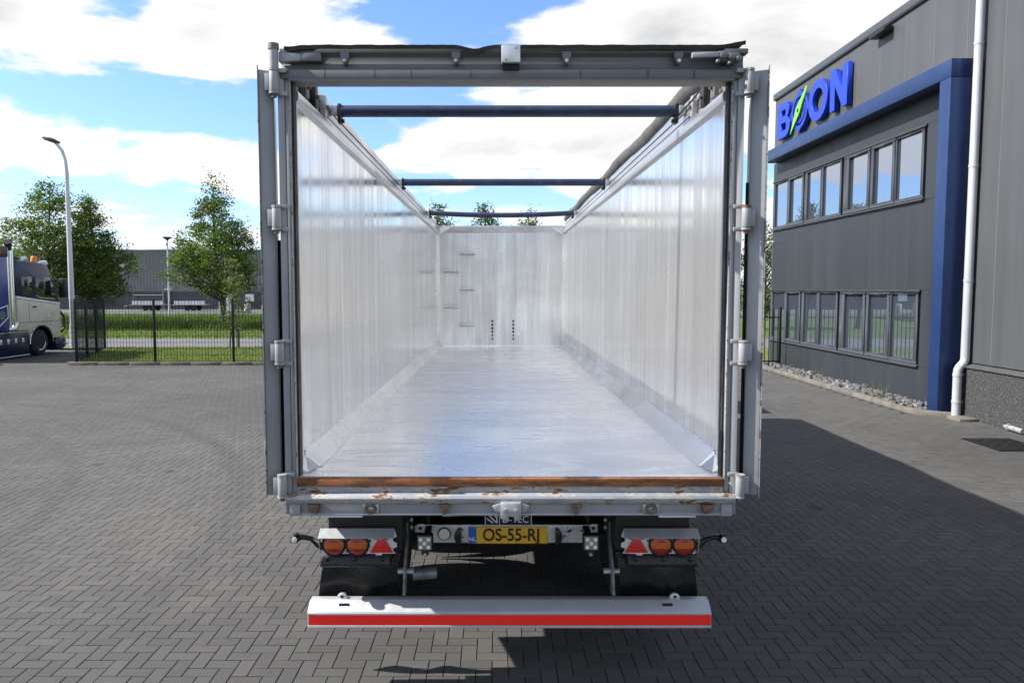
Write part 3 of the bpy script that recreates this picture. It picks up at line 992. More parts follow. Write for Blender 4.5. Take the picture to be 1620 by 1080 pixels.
def build_letters():
    def half(x0, xr, yc, r, n=14):
        return [(xr + r * 1.0 * math.cos(t), yc + r * math.sin(t)) for t in [PI / 2 - PI * i / n for i in range(n + 1)]]
    z0, h = 7.16, 1.06
    grp = 'raised letters on the office wall'

    def letter(name, loops, y, w, label):
        t = thing(name, (8.9, y, z0), label, 'letter', grp)
        curve_letter('face', loops, 'letter_blue', parent=t, y=y, z=z0, w=w, h=h)
        for k in (0.25, 0.75):
            MB().box(8.955, 8.998, y - w * .22, y - w * .18, z0 + h * k, z0 + h * k + .04).build('stand_off', 'black_steel', t)
    B = [[(0, 0), (0, 1)] + [(0.55 + 0.33 * math.cos(t), 0.74 + 0.26 * math.sin(t)) for t in [PI / 2 - PI * .86 * i / 14 for i in range(15)]]
         + [(0.60 + 0.38 * math.cos(t), 0.285 + 0.285 * math.sin(t)) for t in [PI / 2 * .72 - PI * .86 * i / 14 for i in range(15)]],
         [(0.30, 0.60), (0.55, 0.60)] + [(0.55 + 0.10 * math.cos(t), 0.70 + 0.10 * math.sin(t)) for t in [-PI / 2 + PI * i / 8 for i in range(1, 8)]] + [(0.55, 0.80), (0.30, 0.80)],
         [(0.30, 0.19), (0.58, 0.19)] + [(0.58 + 0.12 * math.cos(t), 0.305 + 0.115 * math.sin(t)) for t in [-PI / 2 + PI * i / 8 for i in range(1, 8)]] + [(0.58, 0.42), (0.30, 0.42)]]
    letter('letter_b', B, 24.10, 1.00, 'raised blue letter B at the far end of the wall name')
    O = [ring(.5, .5, .5, .52), ring(.5, .5, .29, .31)]
    letter('letter_o', O, 21.76, 1.22, 'raised plain blue letter O between compass and N')
    Nn = [[(0, 0), (0, 1), (.28, 1), (.72, .42), (.72, 1), (1, 1), (1, 0), (.74, 0), (.28, .60), (.28, 0)]]
    letter('letter_n', Nn, 20.36, 0.97, 'raised blue letter N nearest the roof floodlight')
    # the compass that stands for the first O
    y, w = 23.0, 1.17
    t = thing('compass_emblem', (8.9, y, z0), 'blue compass emblem with green needle standing in for the first O', 'emblem', grp)

    star = []
    for i in range(64):
        a = 2 * PI * i / 64
        k = abs(((a / (PI / 2)) + .5) % 1 - .5)
        r = 0.50 + (0.09 * max(0, 1 - k * 9))
        star.append((.5 + r * math.cos(a), .5 + r * math.sin(a)))
    curve_letter('outer_ring', [star, ring(.5, .5, .40, .40)], 'letter_navy', parent=t, y=y, z=z0, w=w, h=h)
    curve_letter('inner_ring', [ring(.5, .5, .33, .33), ring(.5, .5, .23, .23)], 'letter_navy', parent=t, y=y, z=z0, w=w, h=h, x0=8.85, depth=.055)
    curve_letter('needle', [[(.98, 1.02), (.40, .58), (.06, -.04), (.60, .42)], ring(.5, .5, .07, .07, 20)], 'needle_green', parent=t, y=y, z=z0, w=w, h=h, x0=8.79, depth=.02)
    MB().box(8.955, 8.998, y - w * .55, y - w * .45, z0 + .3, z0 + .7).build('stand_off', 'black_steel', t)


build_letters()


# ------------------------------------------------------------------ far hall, lamp posts and small far things
def build_far():
    b = thing('warehouse', (-40, 86, 0), 'long dark grey profiled metal warehouse far behind the lawn', 'building')
    x0, x1, y = -95.0, 12.0, 86.0
    pr = []
    n = int((x1 - x0) / 0.36)
    for i in range(n):
        x = x0 + i * 0.36
        pr += [(x, y), (x + .20, y), (x + .23, y - .05), (x + .33, y - .05)]
    pr += [(x1, y), (x1, y + 30), (x0, y + 30)]
    mb = MB()
    m = len(pr)
    mb.add([(p[0], p[1], 2.1) for p in pr] + [(p[0], p[1], 6.78) for p in pr], [(i, (i + 1) % m, (i + 1) % m + m, i + m) for i in range(m)])
    mb.build('profiled_wall', 'clad_far', b, smooth=0)
    MB().box(x0, x1, y - .02, y + 30, 0, 2.098).build('lower_wall', 'clad_far_low', b)
    MB().box(x0 - .1, x1 + .1, y - .14, y + 30, 6.78, 6.92).build('roof_edge', 'far_grey', b)
    MB().box(-38.35, -37.55, y - .10, y - .022, 0, 2.0).build('door', 'trim_dark', b)
    MB().box(-38.5, -38.36, y - .12, y - .022, 0, 2.05).build('door_frame', 'far_grey', b)
    for (xa, xb) in ((-48.4, -46.2), (-46.0, -44.0)):
        MB().box(xa, xb, y - .08, y - .022, 0.6, 1.9).build('window', 'trim_grey', b)
        MB().box(xa + .1, xb - .1, y - .10, y - .082, .7, 1.8).build('pane', 'truck_glass', b)
    MB().box(-38.2, -37.4, y - .30, y - .022, 2.3, 2.42).build('door_lamp', 'far_white', b)
    MB().box(-43.2, -42.6, y - .35, y - .06, 4.85, 5.25).build('wall_lamp', 'far_white', b)
    MB().box(-29.0, -28.0, y - .12, y - .022, 1.0, 1.8).build('notice_board', 'far_white', b)
    mb = MB()
    mb.lathe([(3.4, 6.921), (3.2, 7.2), (2.4, 7.6), (1.2, 7.85), (0.0, 7.9)], 'z', (-40.0, 90, 0), 24)
    mb.build('roof_dome', 'far_white', b, smooth=60)

    def lamp(loc, label, h, kind):
        l = thing('lamp_post', loc, label, 'lamp post', 'lamp posts on the left')
        x, yy, _ = loc
        if kind == 'bent':
            path = [(x, yy, 0), (x, yy, h - 1.3), (x - .03, yy, h - .8), (x - .14, yy, h - .4), (x - .34, yy, h - .14), (x - .42, yy, h - .08)]
            MB().tube(path, [.115, .078, .065, .06, .055, .05], 16).build('pole', 'pole_white', l, smooth=60)
            MB().tube([(x, yy, 0), (x, yy, 1.0)], .125, 16).build('pole_foot', 'pole_white', l, smooth=60)
            MB().prism([(x - .86, h + .08), (x - .84, h + .15), (x - .5, h + .10), (x - .28, h - .02), (x - .30, h - .09), (x - .55, h - .06)], 'y', yy - .16, yy + .16).build('lamp_head', 'lamp_head', l, .02)
            MB().prism([(x - .80, h + .045), (x - .50, h - .05), (x - .51, h - .075), (x - .81, h + .02)], 'y', yy - .12, yy + .12).build('lamp_glass', 'lamp_white', l)
        else:
            MB().tube([(x, yy, 0), (x, yy, h - .3)], [.085, .055], 10).build('pole', 'pole_white', l, smooth=60)
            MB().lathe([(.07, h - .30), (.12, h - .22), (.34, h - .10), (.36, h - .02), (.0, h)], 'z', (x, yy, 0), 16).build('lamp_head', 'lamp_head', l, smooth=60)
    lamp((-17.46, 30.55, 0), 'tall pale lamp post with bent arm beside the lorry cab', 8.4, 'bent')
    lamp((-27.5, 62.5, 0), 'thin distant lamp post with flat round head before the warehouse', 6.75, 'flat')

    def flat_trailer(x, label, rail):
        t = thing('flatbed_trailer', (x, 82, 0), label, 'trailer', 'small trailers parked along the warehouse')
        MB().box(x - 1.7, x + 1.7, 80.8, 82.6, .62, .72).build('deck', 'far_grey', t)
        for k in range(6):
            MB().box(x - 1.68 + k * .56, x - 1.68 + k * .56 + .52, 80.74, 80.79, .70, 1.12).build('side_board', 'far_white', t)
        for dx in (-.35, .35):
            MB().tube([(x + dx, 80.9, .36), (x + dx, 81.1, .36)], .30, 14).build('wheel', 'tyre_rubber', t)
            MB().tube([(x + dx, 82.3, .36), (x + dx, 82.5, .36)], .30, 14).build('wheel', 'tyre_rubber', t)
        MB().tube([(x - 1.7, 81.7, .66), (x - 3.0, 81.7, .55)], .05, 8).build('drawbar', 'far_grey', t)
        MB().tube([(x - 2.9, 81.7, .55), (x - 2.9, 81.7, .066)], .04, 8).build('jack_leg', 'far_grey', t)
        if rail:
            MB().tube([(x - 1.6, 80.9, 1.1), (x - 1.6, 80.9, 1.75), (x + 1.6, 80.9, 1.75), (x + 1.6, 80.9, 1.1)], .03, 6).build('hoop', 'far_grey', t)
    flat_trailer(-37.85, 'low white sided trailer with a hoop rail by the warehouse', True)
    flat_trailer(-33.3, 'low white sided trailer without rail, right of the warehouse door', False)
    for (x, lab) in ((-24.3, 'stubby concrete bollard near the white sided trailer'), (-20.8, 'stubby concrete bollard just left of the open door'), (-22.6, 'stubby concrete bollard behind the young tree')):
        o = MB().lathe([(.30, .06), (.30, .85), (.24, .98), (0, 1.02)], 'z', (x, 72.5, 0), 14).build('bollard', 'concrete')
        tag(o, lab, 'bollard', 'bollards along the far road')
    s = thing('banner_column', (-22.2, 61, 0), 'tall white column with dark stripe glimpsed behind the pointed tree', 'column')
    MB().box(-22.75, -22.35, 60.9, 61.1, .05, 2.6).build('white_half', 'far_white', s)
    MB().box(-22.345, -22.15, 60.9, 61.1, .05, 2.5).build('dark_strip', 'trim_dark', s)
    MB().box(-22.145, -21.75, 60.9, 61.1, .05, 2.3).build('white_half', 'far_white', s)


build_far()


# ------------------------------------------------------------------ trees
def build_tree(name, loc, label, h, crown0, prof, seed, leaf='leaf', leaf_size=0.13, clusters=330, per=42, trunk_r=0.16, csize=0.42, group='trees beyond the fence', wob=0.35):
    """prof: list of (t, radius) of the crown's outline from crown0 (t=0) to the top (t=1)"""
    rg = np.random.default_rng(seed)
    t = thing(name, loc, label, 'tree', group)
    x, y, _ = loc
    mb = MB()
    lean = rg.normal(0, 0.02, 2)

    def axis(z):
        k = z / h
        return np.array([x + lean[0] * z + 0.12 * math.sin(k * 5 + seed), y + lean[1] * z + 0.1 * math.cos(k * 4 + seed), z])
    zs = np.linspace(0, h * 0.93, 9)
    mb.tube([axis(z) for z in zs], [trunk_r * max(0.08, (1 - z / h) ** 0.8) * (1.25 if z == 0 else 1) for z in zs], 9)
    mb.build('trunk', 'bark', t, smooth=60)
    tt = np.array([p[0] for p in prof]); rr = np.array([p[1] for p in prof])
    # cluster centres: more of them where the crown is wide, mostly in its outer half
    lob = rg.uniform(0, 2 * PI, 4)
    cent = []
    while len(cent) < clusters:
        u = rg.random()
        r = np.interp(u, tt, rr)
        if rg.random() > (r / rr.max()) ** 1.2 + 0.05:
            continue
        a = rg.uniform(0, 2 * PI)
        wobv = 1 + wob * (0.6 * math.sin(3 * a + lob[0] + 7 * u) + 0.4 * math.sin(5 * a + lob[1] - 11 * u) + 0.5 * math.sin(2 * a + lob[2] + 17 * u)) * .6
        q = r * wobv * math.sqrt(rg.uniform(0.06, 1.0))
        z = crown0 + u * (h - crown0)
        c = axis(z) + np.array([math.cos(a) * q, math.sin(a) * q, rg.normal(0, .12) - 0.06 * q])
        cent.append(c)
    cent = np.array(cent)
    lim = MB()
    pick = rg.permutation(clusters)[: min(90, clusters // 3)]
    for i in pick:
        c = cent[i]; q = math.hypot(c[0] - x, c[1] - y)
        b0 = axis(max(crown0 * 0.75, c[2] - 0.55 * q - .2)); mid = (b0 + c) / 2 + np.array([0, 0, 0.10 * q])
        r0 = trunk_r * (0.12 + 0.22 * q / rr.max())
        lim.tube([b0, mid, c], [r0, r0 * .6, r0 * .15], 5)
    lim.build('limbs', 'bark', t, smooth=60)
    n = clusters * per
    cc = np.repeat(cent, per, 0)
    cs = np.repeat(csize * rg.uniform(0.55, 1.35, clusters), per)[:, None]
    P = cc + rg.normal(0, 1, (n, 3)) * cs * np.array([.62, .62, .40])
    P[:, 2] = np.maximum(P[:, 2], crown0 * 0.7)
    s = leaf_size * rg.uniform(0.6, 1.25, n)[:, None]
    u = rg.normal(0, 1, (n, 3)); u[:, 2] *= 0.6; u /= np.linalg.norm(u, axis=1)[:, None]
    w = rg.normal(0, 1, (n, 3)); w -= u * (w * u).sum(1)[:, None]; w /= np.linalg.norm(w, axis=1)[:, None]
    V = np.stack([P - u * s * .55, P + w * s * .36, P + u * s * .55, P - w * s * .36], 1).reshape(-1, 3)
    tint = np.repeat(np.clip(np.repeat(rg.normal(0.45, 0.22, clusters), per) + rg.normal(0, .16, n), 0, 1), 4)
    mesh_np('crown', V, np.arange(n * 4).reshape(-1, 4), leaf, tint, t)
    return t


ROUND = [(0, .9), (.12, 2.0), (.3, 2.5), (.5, 2.45), (.7, 1.9), (.88, 1.1), (1, .15)]
CONE = [(0, 1.3), (.1, 2.35), (.28, 2.6), (.45, 2.05), (.62, 1.45), (.8, .75), (1, .10)]
build_tree('broadleaf_tree', (-27.0, 45, 0), 'taller broadleaf tree behind the lorry cab and lamp post', 8.9, 2.3, [(a, r * 1.05) for a, r in ROUND], 3, clusters=370, per=50)
build_tree('broadleaf_tree', (-25.0, 46.5, 0), 'lower broadleaf tree merging right of the tallest one', 8.1, 2.0, [(a, r * .84) for a, r in CONE], 5, clusters=310, per=52)
build_tree('broadleaf_tree', (-32.5, 48, 0), 'broadleaf tree cut by the left edge behind the blue lorry', 6.0, 1.5, [(a, r * 1.15) for a, r in ROUND], 6, clusters=260, per=34)
build_tree('broadleaf_tree', (-16.6, 45, 0), 'pointed broadleaf tree just left of the open trailer door', 9.1, 2.2, CONE, 8, clusters=370, per=52)
build_tree('young_tree', (-10.95, 30.6, 0.04), 'slender young pale green tree staked behind the mesh fence', 3.75, 0.9, [(0, .35), (.3, .6), (.6, .5), (.85, .28), (1, .08)], 11, 'leaf_pale', 0.085, 90, 16, 0.035, 0.2)
for (x, h, s, lab) in ((-3.75, 7.75, 21, 'leftmost treetop showing above the trailer front wall'), (-.7, 7.75, 22, 'middle and largest treetop above the trailer front wall'), (1.75, 7.3, 23, 'rightmost small treetop above the trailer front wall')):
    build_tree('broadleaf_tree', (x, 45 + (s - 21) * .8, 0), lab, h, 2.2, [(a, r * .8) for a, r in CONE], s, 'leaf_far', clusters=230, per=34)
build_tree('broadleaf_tree', (15.6, 44, 0), 'tree seen in the slit between trailer door and office', 6.4, 0.9, [(a, r * .8) for a, r in ROUND], 31, 'leaf_far', clusters=220, per=34)


def stake():
    s = thing('tree_stake', (-10.6, 30.6, 0.04), 'dark wooden stake with tie bar beside the young tree', 'stake')
    MB().tube([(-10.72, 30.62, 0.04), (-10.72, 30.62, 0.95)], .05, 8).build('stake_post', 'bark', s)
    MB().tube([(-11.05, 30.62, .86), (-10.45, 30.62, .92)], .03, 6).build('tie_bar', 'bark', s)


stake()


# ------------------------------------------------------------------ the lorry at the left edge
def build_lorry(loc, label, rz, box):
    # parked nose away from us, its right side towards the yard; x runs forward, y=0 is the side we see
    t = thing('lorry', loc, label, 'lorry', rz=rz, local=True)

    def P(mb, name, mat, parent=t, bev=0.0, sm=35):
        o = mb.build(name, mat, None, bev, sm)
        o.parent = parent
        return o
    D = 2.48
    arch = [(.66 * math.cos(a), .47 + .66 * math.sin(a)) for a in [PI * i / 14 for i in range(15)]]
    low = [(-1.22, .98), (-1.22, 2.12), (1.20, 1.85), (1.22, 1.0), (1.16, .66), (1.0, .60)] + [p for p in arch if p[1] > .60] + [(-.62, .98)]
    P(MB().prism(low, 'y', 0, D), 'cab_lower', 'truck_cream', bev=.02)
    up = [(-1.22, 2.21), (-1.22, 3.40), (-1.05, 3.47), (-.3, 3.46), (.3, 3.40), (.62, 3.30), (.78, 3.06), (1.14, 2.5), (1.20, 1.94)]
    P(MB().prism(up, 'y', .03, D - .03), 'cab_upper', 'truck_navy', bev=.06)
    P(MB().prism([(-1.22, 2.130), (-1.22, 2.205), (1.205, 1.935), (1.205, 1.86)], 'y', -.006, D + .006), 'stripe', 'truck_white')
    gl = P(MB().prism([(-.20, 2.22), (-.14, 2.90), (.66, 2.90), (.94, 2.45), (.93, 2.10), (.10, 2.14)], 'y', .018, .05), 'side_window', 'truck_glass', bev=.006)
    for a, c in (((-.20, 2.20), (.10, 2.12)), ((.10, 2.12), (.94, 2.06))):
        P(MB().prism([(a[0], a[1]), (a[0], a[1] + .03), (c[0], c[1] + .03), (c[0], c[1])], 'y', .012, .05), 'window_trim', 'chrome')
    P(MB().prism([(-.95, 2.30), (-.92, 2.90), (-.36, 2.90), (-.34, 2.26)], 'y', .024, .05), 'sleeper_window', 'truck_glass', bev=.004)
    P(MB().prism([(1.02, 2.52), (.70, 3.04), (.80, 3.06), (1.17, 2.5), (1.21, 2.0), (1.06, 2.02)], 'y', .12, D - .12), 'windscreen', 'truck_glass')
    m = P(MB().box(1.00, 1.20, -.36, -.10, 2.12, 2.86), 'mirror', 'black_steel', bev=.04)
    P(MB().tube([(.95, .04, 2.78), (1.10, -.2, 2.80)], .025, 8), 'mirror_arm', 'black_steel', m)
    P(MB().box(.42, .62, -.006, 0.002, 1.40, 1.62), 'badge', 'steel_plate')
    P(MB().box(-1.20, 1.18, -.004, .002, 1.245, 1.262), 'panel_seam', 'trim_dark')
    P(MB().box(-.62, -.605, -.004, .002, 1.27, 2.04), 'door_seam', 'trim_dark')
    P(MB().box(-.42, -.20, -.030, -.004, 1.78, 1.83), 'door_handle', 'black_steel', bev=.008)
    P(MB().prism([(.86, .16), (.84, .56), (1.02, .62), (1.40, .62), (1.50, .50), (1.50, .26), (1.36, .16)], 'y', .0, D), 'bumper', 'truck_navy', bev=.04)
    P(MB().box(1.20, 1.30, .15, D - .15, .66, 1.80), 'grille', 'black_steel', bev=.02)
    P(MB().tube([(1.26, .06, 1.60), (1.44, .02, 1.40), (1.44, .02, .95), (1.30, .06, .78)], .045, 8), 'guard_bar', 'black_steel')
    P(MB().tube([(1.50, .10, .36), (1.64, .10, .36)], .09, 12), 'fog_lamp', 'chrome')
    lip = MB()
    for i in range(14):
        a, b = arch[i], arch[i + 1]
        k = .93
        a2, b2 = [(q[0] * k, .47 + (q[1] - .47) * k) for q in (a, b)]
        lip.prism([a, b, b2, a2], 'y', -.035, .40)
    P(lip, 'wheel_arch', 'black_steel')
    P(MB().tube([(q[0] * 1.02, -.03, .47 + (q[1] - .47) * 1.02) for q in arch], .012, 6), 'arch_trim', 'chrome')

    def wheel(x, y, s):
        w = P(MB().lathe([(.26, -.16), (.41, -.165), (.465, -.13), (.49, -.05), (.49, .05), (.465, .13), (.41, .165), (.26, .16)], 'y', (x, y, .49), 28), 'tyre', 'tyre_rubber')
        P(MB().lathe([(.29, -.12 * s), (.285, -.17 * s), (.255, -.155 * s), (.20, -.06 * s), (.12, -.05 * s), (.11, -.15 * s), (.0, -.16 * s)], 'y', (x, y, .49), 24), 'rim', 'chrome', w)
        for k in range(10):
            a = 2 * PI * k / 10
            P(MB().tube([(x + .165 * math.cos(a), y - .05 * s, .49 + .165 * math.sin(a)), (x + .165 * math.cos(a), y - .09 * s, .49 + .165 * math.sin(a))], .014, 6), 'wheel_nut', 'chrome', w)
    wheel(0, .19, 1); wheel(0, D - .19, -1)
    wheel(-3.7, .19, 1); wheel(-3.7, D - .19, -1)
    if box:
        for k in (0, 1):
            P(MB().tube([(-1.34 - .19 * k, .09 + .04 * k, 1.05), (-1.34 - .19 * k, .09 + .04 * k, 3.86)], .085, 14), 'exhaust_stack', 'chrome', sm=60)
        P(MB().tube([(-1.42, .10, 3.80), (-1.43, .10, 3.98), (-1.52, .06, 4.10)], [.10, .12, .14], 14), 'exhaust_tip', 'black_steel')
        P(MB().tube([(-1.72, .06, 1.04), (-1.40, .04, 1.06), (-1.27, .03, 1.25)], [.09, .10, .08], 12), 'exhaust_elbow', 'chrome')
        P(MB().box(-3.0, -.68, 0, .10, .13, .92), 'side_skirt', 'truck_navy', bev=.02)
        P(MB().box(-3.0, -.67, -.012, .02, .09, .112), 'skirt_light_strip', 'truck_white')
        P(MB().box(-3.0, -.67, -.012, .06, .925, .955), 'skirt_top', 'chrome')
        for i in range(5):
            P(MB().box(-1.02 - .38 * i - .06, -1.02 - .38 * i + .06, -.02, -.001, .55, .72), 'skirt_lamp', 'steel_plate', bev=.01)
        P(MB().box(-3.0, -1.68, -.02, D + .02, .99, 3.55), 'box_body', 'truck_blue', bev=.02)
        P(MB().box(-3.0, -1.60, -.01, D, 3.552, 3.92), 'roof_box', 'black_steel', bev=.03)
        P(MB().box(-2.95, -1.95, -.035, -.012, 3.66, 3.82), 'roof_lamp', 'tail_red')
        for (a, b) in (((-2.95, 1.61), (-1.76, 1.89)), ((-1.76, 1.89), (-1.76, 1.47)), ((-1.76, 1.47), (-2.5, 1.0))):
            v = Vector((b[0] - a[0], b[1] - a[1])).normalized(); n = Vector((-v.y, v.x)) * .018
            P(MB().prism([(a[0] + n.x, a[1] + n.y), (b[0] + n.x, b[1] + n.y), (b[0] - n.x, b[1] - n.y), (a[0] - n.x, a[1] - n.y)], 'y', -.030, -.021), 'body_line', 'truck_white')
        P(MB().lathe([(.14, -.024), (.14, -.027), (.12, -.028), (.12, -.024)], 'y', (-2.05, 0, 1.55), 20), 'roundel', 'far_grey')
        P(MB().prism([(-1.58, 3.5), (-1.58, 3.92), (-1.3, 3.86), (-.75, 3.49)], 'y', .15, D - .15), 'roof_deflector', 'truck_navy', bev=.03)
        P(MB().lathe([(.11, 3.42), (.11, 3.60), (.07, 3.66), (0, 3.67)], 'z', (.30, .35, 0), 12), 'beacon', 'amber')
        P(MB().tube([(.45, .25, 3.44), (.78, .25, 3.42)], [.06, .11], 10), 'air_horn', 'far_white')
        P(MB().tube([(-.42, .3, 3.56), (-.25, .3, 3.56)], [.08, .08], 10), 'roof_marker', 'far_white')
    if not box:
        P(MB().prism([(-1.20, 3.42), (-1.20, 3.66), (.25, 3.74), (.70, 3.34)], 'y', .06, D - .06), 'shadow_fairing', 'truck_navy', bev=.03)  # unseen fairing, added so the cab's shadow carries on from the trailer's
    P(MB().box(-4.6 if box else -4.4, .9, .45, D - .45, .55, .90), 'chassis', 'black_steel')


build_lorry((-16.97, 27.6, 0), 'navy and cream lorry cab with chrome stacks at the left edge', R(88), True)
build_lorry((1.24, 15.75, 0), 'dark tractor unit coupled ahead of the open tipper trailer', R(90), False)


# ================================================================== THE TIPPER TRAILER
def build_trailer():
    t = thing('tipper_trailer', (0, 8.5, 0), 'grey open topped aluminium tipper trailer seen into its empty body', 'trailer')
    YR, YF = 3.96, 13.90
    zf = lambda y: 1.456 - (y - YR) * 0.0056          # floor height, falling a little to the front

    def P(mb, name, mat, parent=t, bev=0.0, sm=35, seg=2):
        return mb.build(name, mat, parent, bev, sm, seg)

    # ---- floor, walls, front
    fl = P(MB().prism([(4.0, zf(4.0)), (YF + .04, zf(YF)), (YF + .04, zf(YF) - .05), (4.0, zf(4) - .05)], 'x', -1.19, 1.19), 'floor', 'alu_floor')
    for s in (-1, 1):
        w = P(MB().prism([(4.045, zf(4.045) + .001), (YF + .04, zf(YF) + .001), (YF + .04, 3.60), (4.045, 3.50)], 'x', s * 1.175, s * 1.212), 'side_wall', 'alu_wall')
        # sheet joints, faint upright seams
        for y in (5.45, 7.15, 8.85, 10.55, 12.25):
            P(MB().box(s * 1.1735, s * 1.176, y - .004, y + .004, zf(y) + .13, 3.485), 'wall_seam', 'alu_trim', w, sm=0)
        # bevelled corner strip between wall and floor
        c = P(MB().add([(s * 1.172, 4.22, zf(4.2) + .098), (s * 1.088, 4.25, zf(4.2) + .003), (s * 1.172, YF - .03, zf(YF) + .098), (s * 1.088, YF - .03, zf(YF) + .003),
                        (s * 1.174, 4.20, zf(4.2) + .002), (s * 1.174, YF - .03, zf(YF) + .002)],
                       [(0, 1, 3, 2), (0, 4, 1), (2, 3, 5), (0, 2, 5, 4), (1, 4, 5, 3)]), 'corner_strip', 'alu_trim', sm=0)
        e = P(MB().add([(s * 1.172, 4.21, zf(4.2) + .080), (s * 1.096, 4.235, zf(4.2) + .004), (s * 1.125, 4.09, zf(4.06) + .004), (s * 1.172, 4.075, zf(4.06) + .042), (s * 1.173, 4.075, zf(4.06) + .003)],
                       [(0, 1, 2, 3), (3, 2, 4), (0, 3, 4), (0, 4, 2, 1)]), 'corner_block', 'alu_trim', sm=0)
        P(MB().tube([(s * 1.171, 4.22, zf(4.2) + .100), (s * 1.171, YF - .03, zf(YF) + .100)], .005, 6), 'weld_bead', 'weld')
        P(MB().tube([(s * 1.088, 4.25, zf(4.24) + .003), (s * 1.088, YF - .03, zf(YF) + .003)], .004, 6), 'weld_bead', 'alu_trim')
        # upper rail: ledge and sloped upright band
        r = P(MB().prism([(s * 1.176, 3.470), (s * 1.150, 3.490), (s * 1.145, 3.520), (s * 1.150, 3.540), (s * 1.188, 3.545), (s * 1.196, 3.72), (s * 1.220, 3.725), (s * 1.220, 3.45), (s * 1.213, 3.45)], 'y', 4.11, YF + .05), 'top_rail', 'alu_rail')
        for z in (3.60, 3.655):
            P(MB().box(s * 1.1865, s * 1.1925, 4.3, YF, z, z + .004), 'rail_groove', 'trim_dark', r)
        # flat edge strip at the rear end of the wall
        P(MB().box(s * 1.166, s * 1.174, 4.05, 4.17, zf(4.1) + .07, 3.50), 'edge_strip', 'alu_trim', sm=0)
        # outer side posts seen in the slit beside the door
        for y in (6.2, 7.7, 9.2, 10.7, 12.2):
            P(MB().box(s * 1.2135, s * 1.222, y, y + .08, 1.41, 3.44), 'side_stanchion', 'grey_paint', bev=.004)
        P(MB().box(s * 1.16, s * 1.214, 4.12, YF + .05, 1.27, 1.40), 'lower_rail', 'grey_paint', bev=.006)
        # front corner welds
        P(MB().box(s * 1.135, s * 1.173, YF - .012, YF - .001, zf(YF) + .004, 3.57), 'corner_flat', 'alu_trim', sm=0)
        P(MB().tube([(s * 1.171, YF - .008, zf(YF) + .1), (s * 1.171, YF - .008, 3.56)], .009, 6), 'weld_bead', 'weld')
    fw = P(MB().box(-1.19, 1.19, YF, YF + .04, zf(YF) - .04, 3.62), 'front_wall', 'alu_front')
    P(MB().prism([(YF - .03, 3.605), (YF - .004, 3.50), (YF + .09, 3.50), (YF + .09, 3.63), (YF - .03, 3.63)], 'x', -1.186, 1.186), 'front_cap', 'alu_rail', fw, .006)
    for s in (-1, 1):
        P(MB().prism([(s * 1.13, 3.60), (s * .92, 3.60), (s * 1.13, 3.46)], 'y', YF - .05, YF - .035), 'gusset', 'alu_trim', fw, sm=0)
    P(MB().box(-1.13, 1.13, YF - .012, YF - .002, zf(YF) + .001, zf(YF) + .022), 'foot_weld', 'weld', fw, sm=0)
    for (x, z) in ((-.625, 3.122), (-.92, 2.796), (-.627, 2.468), (-.911, 2.14), (-.629, 1.81)):
        st = P(MB().box(x - .135, x + .135, YF - .17, YF - .12, z - .012, z + .022), 'step', 'steel_plate', fw, .004)
        P(MB().box(x - .120, x + .120, YF - .119, YF - .09, z - .028, z + .006), 'step_grip', 'galvanised', fw, .003)
        for q in (-.135, .112):
            P(MB().box(x + q, x + q + .023, YF - .119, YF - .001, z - .030, z + .020), 'step_bracket', 'galvanised', fw, .003)
    for x in (-.158, .231):
        for k, r in enumerate((.020, .020, .022, .022, .017, .017)):
            z = 1.869 - k * .066
            P(MB().lathe([(r, -.0), (r, -.008), (r * .6, -.014), (0, -.014)], 'y', (x, YF - .0005, z), 12), 'bolt', 'black_hole', fw)
    P(MB().tube([(-.262, YF - .004, zf(YF)), (-.262, YF - .004, 1.60), (-.24, YF - .004, 1.64), (-.20, YF - .004, 1.658), (.29, YF - .004, 1.658), (.33, YF - .004, 1.64), (.35, YF - .004, 1.60), (.35, YF - .004, zf(YF))], .008, 6), 'hatch_bead', 'weld', fw)
    for x in (-.21, .0, .21):
        P(MB().lathe([(.02, 0), (.016, -.008), (0, -.010)], 'y', (x, YF - .0005, 3.122), 10), 'bolt', 'steel_plate', fw)

    # ---- rear frame: posts
    for s in (-1, 1):
        po = P(MB().prism([(s * 1.185, YR + .016), (s * 1.190, YR + .012), (s * 1.216, YR), (s * 1.216, YR + .16), (s * 1.185, YR + .16)], 'z', 1.26, 3.60), 'rear_post', 'grey_paint', bev=.004)
        P(MB().box(s * 1.158, s * 1.1845, YR + .025, YR + .16, 1.33, 3.595), 'post_step', 'grey_paint', po, .004)
        P(MB().box(s * 1.146, s * 1.1575, YR + .05, YR + .10, 1.46, 3.57), 'seal', 'tarp_dark', po)
        P(MB().box(s * 1.155, s * 1.1585, YR + .012, YR + .024, 1.46, 3.58), 'post_edge', 'grey_worn', po)
    # ---- header
    hd = P(MB().prism([(YR + .005, 3.567), (YR + .005, 3.612), (YR + .028, 3.624), (YR + .040, 3.650), (YR + .038, 3.685), (YR + .012, 3.700), (YR + .012, 3.722), (YR + .17, 3.722), (YR + .17, 3.567)], 'x', -1.205, 1.215), 'header_beam', 'grey_dark', bev=.003)
    P(MB().box(-1.16, 1.16, YR + .003, YR + .03, 3.5565, 3.5665), 'header_lip', 'grey_dark', hd)
    # seams of the lip
    for x in (-.97, -.71, -.52, -.21, .36, .71, .95):
        P(MB().box(x, x + .0015, YR + .0005, YR + .006, 3.569, 3.609), 'lip_joint', 'black_hole', hd, sm=0)
    # worn roof sheet edge lying on the header
    n = 90
    vs, fs = [], []
